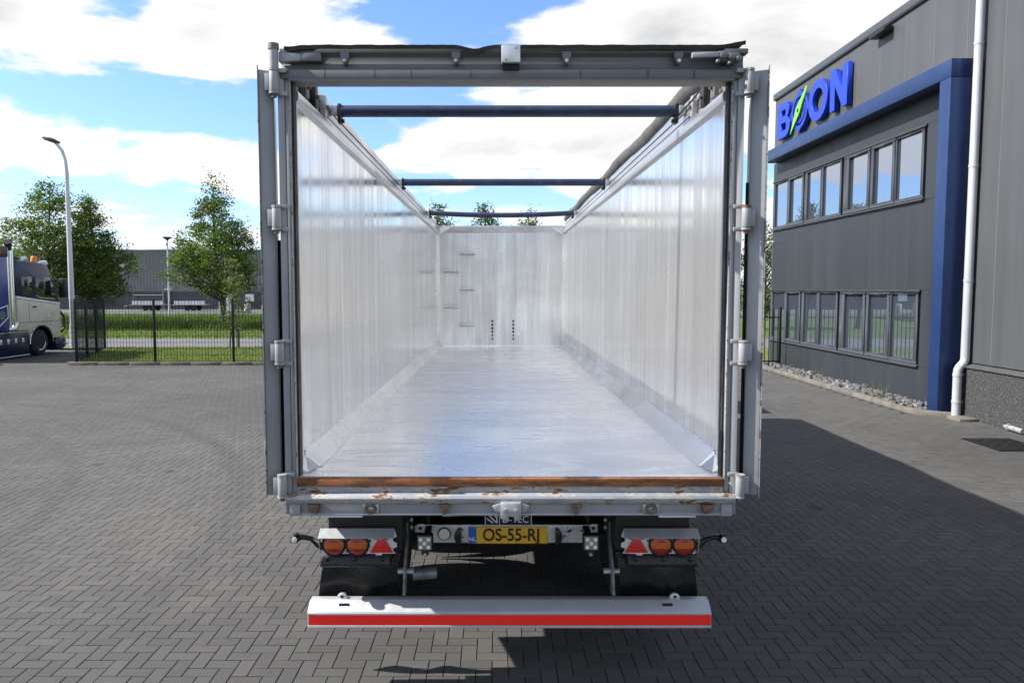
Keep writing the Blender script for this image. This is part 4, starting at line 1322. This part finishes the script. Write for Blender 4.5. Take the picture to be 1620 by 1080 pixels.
    for i in range(n + 1):
        x = -1.175 + 2.385 * i / n
        wv = .006 * math.sin(i * .9) * (0.4 + .6 * math.sin(i * .13)) + .003 * math.sin(i * 2.3)
        dip = -.020 * math.exp(-((x + .19) / .06) ** 2) + .022 * max(0, (x - 1.09) / .12) - .010 * math.exp(-((x + 1.15) / .05) ** 2)
        zt = 3.732 + wv * .22 + dip
        for (dy, dz) in ((-.022, -.020), (-.026, .0), (.02, .008), (.15, .006), (.15, -.006), (.02, -.006), (-.012, -.014)):
            vs.append((x, YR + .012 + dy, zt + dz))
    for i in range(n):
        for j in range(7):
            fs.append((i * 7 + j, i * 7 + (j + 1) % 7, (i + 1) * 7 + (j + 1) % 7, (i + 1) * 7 + j))
    fs += [tuple(range(7)), tuple(n * 7 + j for j in range(6, -1, -1))]
    P(MB().add(vs, fs), 'roof_sheet_edge', 'tarp_dark', hd, sm=50)
    # four tie hooks, the central box bracket, the left hinge plate and the right latch lever
    for x in (-.863, -.287, .287, .868):
        hk = P(MB().prism([(x - .022, 3.702), (x + .022, 3.702), (x + .024, 3.680), (x + .006, 3.636), (x - .006, 3.636), (x - .024, 3.680)], 'y', YR - .004, YR + .034), 'tie_hook', 'grey_dark', bev=.004)
        P(MB().lathe([(.009, 0), (.009, -.012), (.0, -.014)], 'y', (x, YR - .004, 3.652), 10), 'rivet', 'galvanised', hk)
    cb = P(MB().box(-.052, .046, YR - .045, YR + .03, 3.634, 3.722), 'centre_bracket', 'steel_plate', bev=.004)
    P(MB().box(-.044, .040, YR - .02, YR + .028, 3.606, 3.633), 'bracket_foot', 'black_hole', cb)
    for (x, z) in ((-.028, 3.648), (.024, 3.710)):
        P(MB().lathe([(.007, 0), (.007, -.006), (0, -.007)], 'y', (x, YR - .0455, z), 8), 'rivet', 'galvanised', cb)
    P(MB().prism([(-1.205, 3.648), (-1.205, 3.700), (-1.09, 3.690), (-1.09, 3.655)], 'y', YR - .006, YR + .035), 'hinge_arm', 'grey_paint', bev=.003)
    P(MB().box(-1.088, -.985, YR - .010, YR + .035, 3.652, 3.694), 'hinge_plate', 'grey_dark', bev=.003)
    lt = P(MB().prism([(.93, 3.662), (.93, 3.690), (1.07, 3.694), (1.07, 3.668)], 'y', YR - .03, YR - .004), 'latch_lever', 'grey_paint', bev=.004)
    P(MB().prism([(1.07, 3.650), (1.07, 3.700), (1.17, 3.690), (1.20, 3.665), (1.16, 3.640)], 'y', YR - .026, YR + .03), 'latch_body', 'grey_dark', lt, .006)
    for (x, z, r) in ((1.09, 3.675, .02), (1.13, 3.665, .018), (1.165, 3.655, .014), (1.06, 3.642, .010), (1.12, 3.634, .010)):
        P(MB().lathe([(r, 0), (r, -.018), (r * .6, -.022), (0, -.022)], 'y', (x, YR - .024, z), 12), 'latch_bolt', 'arm_steel', lt)
    P(MB().box(1.10, 1.225, YR - .012, YR + .05, 3.69, 3.715), 'latch_strap', 'grey_dark', lt, .004)
    P(MB().tube([(-1.226, YR - .02, 3.612), (-1.226, YR - .02, 3.72)], .024, 14), 'hinge_pin', 'grey_paint')
    P(MB().tube([(-1.226, YR - .02, 3.705), (-1.226, YR - .02, 3.735)], .028, 14), 'hinge_pin', 'grey_dark')

    # ---- doors folded back against the sides
    for s in (-1, 1):
        a, b = 1.246 * s, 1.312 * s
        if s > 0:
            a, b = 1.262, 1.334
        # the leaf stands off the body side a little, so a slit stays open between leaf and post
        th = R(17.6 if s > 0 else 15.6)
        dv = Vector((s * math.sin(th), math.cos(th))); nv = Vector((s * math.cos(th), -math.sin(th)))
        pa, pb = Vector((a, YR + .034)), Vector((b, YR - .006))

        def strip(u0, u1, w0, w1):
            return [tuple(pb + dv * u0 + nv * w0), tuple(pb + dv * u1 + nv * w0), tuple(pb + dv * u1 + nv * w1), tuple(pb + dv * u0 + nv * w1)]
        d = P(MB().prism([tuple(pa), tuple(pb), tuple(pb + dv * 1.2), tuple(pa + dv * 1.16)], 'z', 1.365, 3.612), 'rear_door', 'grey_paint', bev=.006)
        P(MB().prism(strip(-.012, 1.2, .0005, .006), 'z', 1.352, 3.63), 'door_edge', 'grey_worn', d)
        for z in (1.6, 2.2, 2.8, 3.4):
            P(MB().prism(strip(.10, 1.10, .007, .012), 'z', z - .04, z + .04), 'door_rib', 'grey_paint', d, .006)
        q = pa + dv * (.10 if s > 0 else .26) - nv * .010
        P(MB().tube([(q.x, q.y, 1.42), (q.x, q.y, 3.05 if s > 0 else 2.75)], .009, 8), 'lock_rod', 'black_steel', d)
        for z in (3.545, 2.848, 2.141, 1.424):
            x = s * 1.226 + (.003 if s > 0 else 0)
            h = P(MB().tube([(x, YR - .024, z - .050), (x, YR - .024, z + .050)], .0235, 16), 'hinge', 'grey_paint', bev=.002)
            P(MB().tube([(x, YR - .024, z + .052), (x, YR - .024, z + .064)], .0255, 14), 'hinge_cap', 'grey_worn', h)
            P(MB().tube([(x, YR - .024, z - .064), (x, YR - .024, z - .052)], .0255, 14), 'hinge_cap', 'grey_worn', h)
            P(MB().tube([(x, YR - .024, z - .082), (x, YR - .024, z - .064)], .014, 10), 'hinge_pin', 'hook_rust', h)
            P(MB().box(x - s * .006, x - s * .062, YR - .014, YR - .002, z + .048, z + .070), 'hinge_lug', 'grey_paint', h, .003)
            P(MB().box(x - s * .006, x - s * .062, YR - .014, YR - .002, z - .070, z - .048), 'hinge_lug', 'grey_paint', h, .003)
            P(MB().box(x, x + s * .05, YR - .020, YR + .010, z - .044, z + .044), 'hinge_leaf', 'grey_paint', h, .003)

    # ---- sill below the opening
    P(MB().box(-1.150, 1.145, 3.992, 4.06, 1.4565, 1.462), 'floor_edge', 'alu_trim')
    P(MB().box(-1.155, 1.150, YR + .006, YR + .04, 1.412, 1.4555), 'rust_strip', 'sill_rust', bev=.003)
    P(MB().box(-1.157, 1.152, YR + .018, YR + .05, 1.375, 1.4115), 'sill_channel', 'grey_worn')
    P(MB().prism([(YR - .035, 1.335), (YR - .040, 1.358), (YR - .030, 1.374), (YR + .016, 1.378), (YR + .016, 1.325), (YR - .025, 1.325)], 'x', -1.205, 1.205), 'sill_lip', 'grey_worn', bev=.002)
    P(MB().prism([(YR - .006, 1.324), (YR + .012, 1.275), (YR - .006, 1.268), (YR - .006, 1.256), (YR + .13, 1.256), (YR + .13, 1.324)], 'x', -1.198, 1.196), 'lower_beam', 'grey_paint', bev=.003)
    for s in (-1, 1):
        P(MB().box(s * 1.196, s * 1.135, YR - .012, YR + .1, 1.254, 1.322), 'beam_end', 'grey_paint', bev=.005)
        P(MB().box(s * .80, s * 1.0, YR - .010, YR + .10, 1.246, 1.2555), 'beam_foot', 'steel_plate', bev=.002)
        for x in (1.06,):
            k = P(MB().prism([(s * (x - .035), 1.322), (s * (x + .035), 1.322), (s * (x + .028), 1.285), (s * (x - .02), 1.270)], 'y', YR - .035, YR + .01), 'stop_block', 'hook_rust', bev=.005)
        # lashing eye
        x = s * .755
        pl = P(MB().box(x - .045, x + .045, YR - .014, YR - .002, 1.270, 1.323), 'eye_plate', 'galvanised', bev=.006)
        ringp = [(x + .026 * math.cos(a), YR - .022, 1.298 + .022 * math.sin(a)) for a in [2 * PI * i / 16 for i in range(17)]]
        P(MB().tube(ringp, .009, 8, False), 'lashing_ring', 'hook_rust', pl)
        # small hook
        x = s * .355
        P(MB().prism([(x - .03, 1.324), (x + .03, 1.324), (x + .028, 1.306), (x + .010, 1.300), (x + .008, 1.270), (x - .010, 1.268), (x - .012, 1.300), (x - .028, 1.306)], 'y', YR - .03, YR - .004), 'small_hook', 'hook_rust', bev=.003)
    ch = P(MB().prism([(-.055, 1.345), (.055, 1.345), (.055, 1.262), (.035, 1.246), (.018, 1.250), (.016, 1.270), (-.014, 1.270), (-.016, 1.250), (-.034, 1.246), (-.055, 1.262)], 'y', YR - .075, YR - .038), 'centre_hook', 'galvanised', bev=.005)
    for x in (-.028, .028):
        P(MB().lathe([(.012, 0), (.012, -.008), (0, -.010)], 'y', (x, YR - .0755, 1.305), 8), 'bolt', 'galvanised', ch)
    P(MB().prism([(-.10, 1.32), (-.056, 1.335), (-.056, 1.285), (-.08, 1.285)], 'y', YR - .045, YR - .01), 'hook_lug', 'grey_paint', ch, .004)
    P(MB().prism([(.10, 1.32), (.056, 1.335), (.056, 1.285), (.08, 1.285)], 'y', YR - .045, YR - .01), 'hook_lug', 'grey_paint', ch, .004)

    # ---- roof bows, their brackets and the rolled tarpaulin
    for (y, sag) in ((5.12, .0), (8.50, .0), (11.92, .035)):
        path = [(x, y, 3.668 - sag * (1 - (x / 1.12) ** 2)) for x in np.linspace(-1.12, 1.12, 13)]
        bo = P(MB().tube(path, .039, 16), 'roof_bow', 'bow_navy', sm=60)
        for s in (-1, 1):
            P(MB().box(s * 1.118, s * 1.142, y - .035, y + .035, 3.585, 3.712), 'bow_bracket', 'black_steel', bo, .004)
            P(MB().box(s * 1.143, s * 1.188, y - .04, y + .04, 3.64, 3.70), 'bow_clamp', 'galvanised', bo, .006)
            P(MB().tube([(s * 1.10, y - .01, 3.60), (s * 1.14, y - .01, 3.60)], .014, 8), 'bow_bolt', 'black_steel', bo)
    n = 60
    path = [(1.225 + .006 * math.sin(i * .55), 4.46 + (YF - 4.46) * i / n, 3.775 + .012 * math.sin(i * .37) - (.010 if i > 50 else 0)) for i in range(n + 1)]
    P(MB().tube(path, [.068 + .003 * math.sin(i * 1.7) + .004 * math.sin(i * .6) for i in range(n + 1)], 14), 'rolled_tarpaulin', 'tarp_grey', sm=60)
    P(MB().tube([(1.17, 4.30, 3.74), (1.155, 4.75, 3.66), (1.13, 5.10, 3.62)], .006, 6), 'tarp_rope', 'black_rubber')
    # brackets bolted to the rails behind the header
    for s in (-1, 1):
        for (y, w, m) in ((4.30, .08, 'grey_dark'), (4.52, .07, 'black_steel'), (4.78, .05, 'galvanised')):
            P(MB().box(s * 1.152, s * 1.187, y, y + w, 3.56, 3.69), 'rail_bracket', m, bev=.006)
            P(MB().tube([(s * 1.135, y + w / 2, 3.62), (s * 1.152, y + w / 2, 3.62)], .013, 8), 'rail_bolt', 'hook_rust')
    for i in range(9):
        P(MB().lathe([(.012, 0), (.012, -.01), (0, -.012)], 'x', (1.186, 4.28 + i * .085, 3.585 + .05 * (i % 3)), 8), 'rail_rivet', 'hook_rust')

    # ---- underneath: chassis, cross members, axles and wheels
    for s in (-1, 1):
        P(MB().prism([(s * .46, .86), (s * .60, .86), (s * .60, .885), (s * .54, .885), (s * .54, 1.20), (s * .60, 1.20), (s * .60, 1.225), (s * .46, 1.225), (s * .46, 1.20), (s * .52, 1.20), (s * .52, .885), (s * .46, .885)], 'y', 4.86, 13.6), 'chassis_beam', 'black_steel')
        P(MB().tube([(s * .655, 4.62, 1.215), (s * .655, 4.80, 1.215)], .042, 18), 'rubber_stop', 'black_rubber')
    for y in np.arange(4.3, 13.6, .62):
        P(MB().box(-1.15, 1.15, y, y + .08, 1.262, 1.375), 'cross_member', 'black_steel')
    P(MB().box(-1.10, 1.10, 4.84, 4.92, .99, 1.225), 'rear_cross_beam', 'black_steel')
    tyre = MB().lathe([(.29, -.17), (.44, -.185), (.50, -.165), (.525, -.12), (.528, .12), (.50, .165), (.44, .185), (.29, .17)], 'x', (0, 0, 0), 36)
    groove = [(.523, -.06), (.523, .06)]
    wheel0 = None
    for y in (6.05, 7.36, 8.67):
        P(MB().tube([(-1.0, y, .528), (1.0, y, .528)], .07, 14), 'axle', 'black_steel')
        for s in (-1, 1):
            w = P(MB().lathe([(.29, -.17), (.44, -.185), (.50, -.165), (.522, -.13), (.528, -.085), (.51, -.08), (.51, -.07), (.529, -.065), (.529, -.005), (.51, 0), (.51, .01), (.529, .015), (.528, .085), (.522, .13), (.50, .165), (.44, .185), (.29, .17)], 'x', (s * 1.0, y, .528), 32), 'wheel', 'tyre_rubber')
            P(MB().lathe([(.285, s * .15), (.28, s * .17), (.25, s * .16), (.20, s * .08), (.13, s * .07), (.12, s * .15), (0, s * .16)], 'x', (s * 1.0, y, .528), 24), 'rim', 'galvanised', w)
            P(MB().prism([(y + .64 * math.cos(a), .52 + .64 * math.sin(a)) for a in [PI * i / 12 for i in range(13)]] + [(y + .62 * math.cos(a), .52 + .62 * math.sin(a)) for a in [PI - PI * i / 12 for i in range(13)]], 'x', s * .80, s * 1.19), 'mudguard', 'black_rubber')
    for s in (-1, 1):
        P(MB().box(s * .62, s * .76, 12.2, 12.36, .12, 1.25), 'landing_leg', 'black_steel', bev=.01)
        P(MB().box(s * .54, s * .84, 12.13, 12.43, .0, .115), 'landing_foot', 'black_steel', bev=.01)

    # ---- number plate carrier
    YB = 4.80
    bm_ = P(MB().box(-.577, .557, YB, YB + .012, .813, .932), 'plate_carrier', 'white_plate', bev=.002)
    for (x, s) in ((-.577, -1), (.557, 1)):
        P(MB().prism([(x - .035, .885), (x - .035, .925), (x - .01, .940), (x + .03, .940), (x + .03, .885)], 'y', YB - .008, YB - .001), 'carrier_lug', 'white_plate', bm_, .004)
        P(MB().lathe([(.011, 0), (.011, -.003), (0, -.003)], 'y', (x, YB - .0085, .913), 12), 'lug_hole', 'black_hole', bm_)
    random.seed(11)
    for i in range(12):
        x = .30 + random.random() * .20; z = .835 + random.random() * .085
        P(MB().box(x, x + random.choice((.006, .018)), YB - .002, YB - .0005, z, z + random.choice((.006, .012))), 'slot', 'black_hole', bm_, sm=0)
    for (x, z) in ((-.515, .92), (-.515, .875), (-.30, .90), (-.30, .85)):
        P(MB().lathe([(.006, 0), (.006, -.002), (0, -.002)], 'y', (x, YB - .0005, z), 8), 'slot', 'black_hole', bm_)
    pl = P(MB().box(-.262, .258, YB - .016, YB - .003, .812, .924), 'number_plate', 'plate_yellow', bev=.004)
    P(MB().box(-.260, -.209, YB - .0185, YB - .0165, .815, .921), 'plate_flag_band', 'plate_blue', pl, sm=0)
    text_mesh('plate_characters', 'OS-55-RJ', .116, 'plate_ink', pl, facing_rear(.020, YB - .0185, .868), .0012, .0022, .86)
    text_mesh('country_letters', 'NL', .036, 'white_print', pl, facing_rear(-.2345, YB - .0195, .842), .0008, .0006)
    rl = P(MB().lathe([(.044, 0), (.044, -.008), (.039, -.012)], 'y', (-.420, YB - .001, .874), 24), 'round_reflector', 'trim_dark')
    P(MB().lathe([(.037, 0), (.037, -.013), (.02, -.017), (0, -.018)], 'y', (-.420, YB - .002, .874), 24), 'reflector_glass', 'lamp_white', rl)
    for (x, s) in ((-.327, 1), (.327, -1)):
        arc = [(x + s * .02 - s * .05 * math.cos(a) * .9, .866 + .055 * math.sin(a)) for a in [-PI / 2 + PI * i / 12 for i in range(13)]]
        P(MB().prism(arc, 'y', YB - .06, YB - .002), 'plate_lamp', 'black_rubber', bm_, .008)
    # maker's sign above, mostly hidden by the beam and the hook
    sg = P(MB().box(-.155, .155, YB - .03, YB - .022, .936, 1.035), 'maker_sign', 'black_hole', bev=.002)
    for q in ((-.152, .152, .939, .943), (-.152, .152, 1.028, 1.032), (-.152, -.148, .943, 1.028), (.148, .152, .943, 1.028), (-.060, -.056, .943, 1.028)):
        P(MB().box(q[0], q[1], YB - .033, YB - .0305, q[2], q[3]), 'sign_frame', 'white_print', sg, sm=0)
    text_mesh('sign_letters', 'D-TEC', .066, 'white_print', sg, facing_rear(.047, YB - .032, .978), .001, .0, .92)
    for (a, c) in (((-.14, 1.02), (-.075, .955)), ((-.14, .985), (-.10, .955)), ((-.075, .955), (-.075, 1.02)), ((-.105, 1.02), (-.075, .990))):
        v = Vector((c[0] - a[0], c[1] - a[1])).normalized(); nn = Vector((-v.y, v.x)) * .004
        P(MB().prism([(a[0] + nn.x, a[1] + nn.y), (c[0] + nn.x, c[1] + nn.y), (c[0] - nn.x, c[1] - nn.y), (a[0] - nn.x, a[1] - nn.y)], 'y', YB - .033, YB - .0305), 'sign_emblem', 'white_print', sg, sm=0)

    # ---- work lamps
    for x in (-.519, .506):
        YL = 4.5
        w = P(MB().box(x - .050, x + .050, YL - .01, YL + .05, .868, .968), 'work_lamp', 'black_steel', bev=.010)
        P(MB().box(x - .041, x + .041, YL - .014, YL - .0105, .877, .959), 'lamp_face', 'far_grey', w, .004)
        for (dx, dz) in ((-.024, .024), (.024, .024), (0, 0), (-.024, -.024), (.024, -.024)):
            P(MB().lathe([(.013, 0), (.012, -.006), (.006, -.010), (0, -.010)], 'y', (x + dx, YL - .0145, .918 + dz), 14), 'led', 'led', w)
        P(MB().prism([(x - .025, .866), (x + .025, .866), (x + .022, .838), (x + .006, .825), (x - .006, .825), (x - .022, .838)], 'y', YL + .008, YL + .03), 'lamp_yoke', 'black_steel', w, .004)
        P(MB().lathe([(.010, 0), (.010, -.012), (0, -.014)], 'y', (x, YL + .007, .842), 8), 'yoke_bolt', 'galvanised', w)
        P(MB().box(x - .02, x + .02, YL + .05, YB - .01, .90, .93), 'lamp_bracket', 'black_steel', w)

    # ---- tail light clusters
    def dome(cx, cz, y, r, split):
        """shallow domed lens; returns the faces inside / outside the middle band"""
        n, k = 28, 7
        pts = [(cx, y - .028, cz)]
        for i in range(1, k + 1):
            rr = r * i / k
            d = .028 * math.sqrt(max(0, 1 - (i / k) ** 2.6))
            pts += [(cx + rr * math.cos(2 * PI * j / n), y - d, cz + rr * math.sin(2 * PI * j / n)) for j in range(n)]
        pts += [(cx + r * math.cos(2 * PI * j / n), y + .02, cz + r * math.sin(2 * PI * j / n)) for j in range(n)]
        fs = [(0, 1 + j, 1 + (j + 1) % n) for j in range(n)]
        for i in range(k):
            o = 1 + i * n
            fs += [(o + j, o + n + j, o + n + (j + 1) % n, o + (j + 1) % n) for j in range(n)]
        a, b = MB(), MB()
        for f in fs:
            zc = sum(pts[q][2] for q in f) / len(f) - cz
            (b if abs(zc) < split else a).add([pts[q] for q in f], [tuple(range(len(f)))])
        return a, b
    for s in (-1, 1):
        YL = 4.50
        g = lambda x: s * x
        cl = P(MB().prism([(g(1.15), .848), (g(1.155), .99), (g(.700), .99), (g(.692), .955), (g(.715), .945), (g(.715), .925), (g(.692), .915), (g(.692), .890), (g(.715), .882), (g(.715), .868), (g(.700), .850), (g(.78), .848), (g(.79), .838), (g(.82), .838), (g(.83), .848)], 'y', YL, YL + .006), 'light_plate', 'white_plate', sm=0)
        P(MB().prism([(YL - .055, .962), (YL - .050, .968), (YL + .010, 1.004), (YL + .010, .996), (YL - .045, .958)], 'x', g(1.165), g(.705)), 'light_hood', 'steel_plate', cl, sm=0)
        P(MB().prism([(YL - .045, .958), (YL + .005, .994), (YL + .005, .85), (YL - .004, .85)], 'x', g(1.1655), g(1.162)), 'hood_cheek', 'steel_plate', cl, sm=0)
        for x in (1.077, .933):
            a, b = dome(g(x), .909, YL - .004, .069, .020)
            L = P(a, 'round_lamp', 'lamp_red', sm=60)
            P(b, 'indicator_band', 'lamp_orange', L, sm=60)
            P(MB().lathe([(.075, .0), (.075, -.012), (.070, -.014)], 'y', (g(x), YL - .001, .909), 28), 'lamp_rim', 'black_rubber', L)
        tri = P(MB().prism([(g(.785) - .072, .858), (g(.785) + .072, .858), (g(.785) + .004, .972), (g(.785) - .004, .972)], 'y', YL - .016, YL - .001), 'triangle_reflector', 'reflector_red', bev=.004)
        P(MB().box(g(.785) - .05, g(.785) + .05, YL - .012, YL - .0005, .940, .966), 'reflector_mount', 'black_rubber', tri, .006)
        for (x, z) in ((.72, .975), (.855, .93), (1.0, .862), (.74, .872)):
            P(MB().lathe([(.006, 0), (.006, -.003), (0, -.003)], 'y', (g(x), YL - .0005, z), 8), 'plate_hole', 'black_hole', cl)
        # marker lamp on its rubber arm
        ar = P(MB().tube([(g(1.150), YL + .01, .885), (g(1.175), YL, .905), (g(1.215), YL - .01, .945), (g(1.262), YL - .02, .960), (g(1.300), YL - .02, .957)], [.022, .020, .015, .016, .024], 12), 'marker_arm', 'black_rubber', sm=60)
        P(MB().lathe([(.027, .012), (.027, -.030), (.020, -.040), (0, -.041)], 'y', (g(1.306), YL - .02, .957), 18), 'marker_lamp', 'black_rubber', ar)
        P(MB().lathe([(.017, -.0), (.017, -.004), (0, -.006)], 'y', (g(1.306), YL - .0615, .957), 16), 'marker_glass', 'lamp_white', ar)
        # black backing beam, flap holder with bolts, mud flap
        P(MB().box(g(1.12), g(.66), YL + .03, YL + .20, .86, 1.235), 'lamp_beam', 'black_steel', bev=.01)
        hb = P(MB().prism([(YL + .02, .842), (YL + .10, .842), (YL + .10, .762), (YL + .0, .762), (YL - .012, .775), (YL - .012, .79)], 'x', g(1.165), g(.735)), 'flap_holder', 'black_steel', bev=.004)
        for x in (1.12, .95, .78):
            P(MB().lathe([(.014, 0), (.014, -.012), (.008, -.016), (0, -.016)], 'y', (g(x), YL + .005, .812), 10), 'holder_bolt', 'black_rubber', hb)
        rows_ = []
        nx, nz = 14, 12
        for i in range(nz + 1):
            z = .80 - (.80 - .30) * i / nz
            for j in range(nx + 1):
                u = j / nx
                x = 1.165 + .07 * (i / nz) ** .7 - u * (.48 + .02 * (i / nz))
                yy = YL + .16 + .03 * math.sin(u * 9.0 + s) * (i / nz) + .05 * (i / nz) ** 2 - .03 * math.sin(PI * i / nz)
                rows_.append((g(x), yy, z))
        m2 = MB()
        fl_ = [(i * (nx + 1) + j, i * (nx + 1) + j + 1, (i + 1) * (nx + 1) + j + 1, (i + 1) * (nx + 1) + j) for i in range(nz) for j in range(nx)]
        m2.add(rows_ + [(p[0], p[1] + .008, p[2]) for p in rows_], fl_ + [tuple(q + len(rows_) for q in reversed(f)) for f in fl_])
        P(m2, 'mud_flap', 'black_rubber', sm=60)
        # bumper bracket
        br = P(MB().prism([(4.86, 1.12), (4.78, 1.12), (4.70, .98), (4.66, .86), (4.55, .74), (4.50, .58), (4.60, .56), (4.64, .70), (4.74, .84), (4.80, .96), (4.86, 1.0)], 'x', g(.644), g(.660)), 'bumper_arm', 'arm_steel', bev=.004)
        for z in (1.05, 1.0, .95):
            for dx in (-.03, .03):
                P(MB().lathe([(.011, 0), (.011, -.010), (0, -.012)], 'y', (g(.652) + dx, 4.70, z), 8), 'arm_bolt', 'galvanised', br)
        P(MB().box(g(.615), g(.690), 4.702, 4.712, .92, 1.09), 'arm_plate', 'black_steel', br)
        P(MB().tube([(g(.60), 4.60, .70), (g(.70), 4.60, .70)], .018, 10), 'arm_pin', 'galvanised', br)
    P(MB().tube([(-.61, 4.64, .66), (-.46, 4.66, .665)], .034, 14), 'damper', 'arm_steel')

    # ---- rear underrun bumper
    YU = 4.44
    bp = P(MB().prism([(YU, .496), (YU + .002, .504), (YU + .070, .552), (YU + .125, .552), (YU + .125, .420), (YU + .02, .402), (YU, .406)], 'x', -1.235, 1.240), 'underrun_bumper', 'bumper_alu', bev=.002)
    P(MB().box(-1.228, 1.236, YU - .004, YU - .0005, .424, .486), 'red_board', 'board_red', bp, sm=0)
    for (z0, z1) in ((.489, .500), (.405, .422)):
        P(MB().box(-1.2355, 1.2405, YU - .007, YU - .0004, z0, z1), 'bumper_edge', 'bumper_alu', bp, .002)
    for x in (-1.04, 1.035):
        P(MB().prism([(x - .034, .548), (x + .034, .548), (x + .028, .572), (x + .010, .584), (x - .010, .584), (x - .028, .572)], 'y', YU + .085, YU + .11), 'bumper_clip', 'steel_plate', bp, .004)
        P(MB().lathe([(.010, 0), (.010, -.003), (0, -.003)], 'y', (x, YU + .0845, .566), 10), 'clip_hole', 'black_hole', bp)
    for (x, z) in ((-1.02, .52), (.98, .52)):
        P(MB().box(x - .03, x + .03, YU + .034, YU + .050, .520, .5385), 'clip_slot', 'black_hole', bp)


build_trailer()
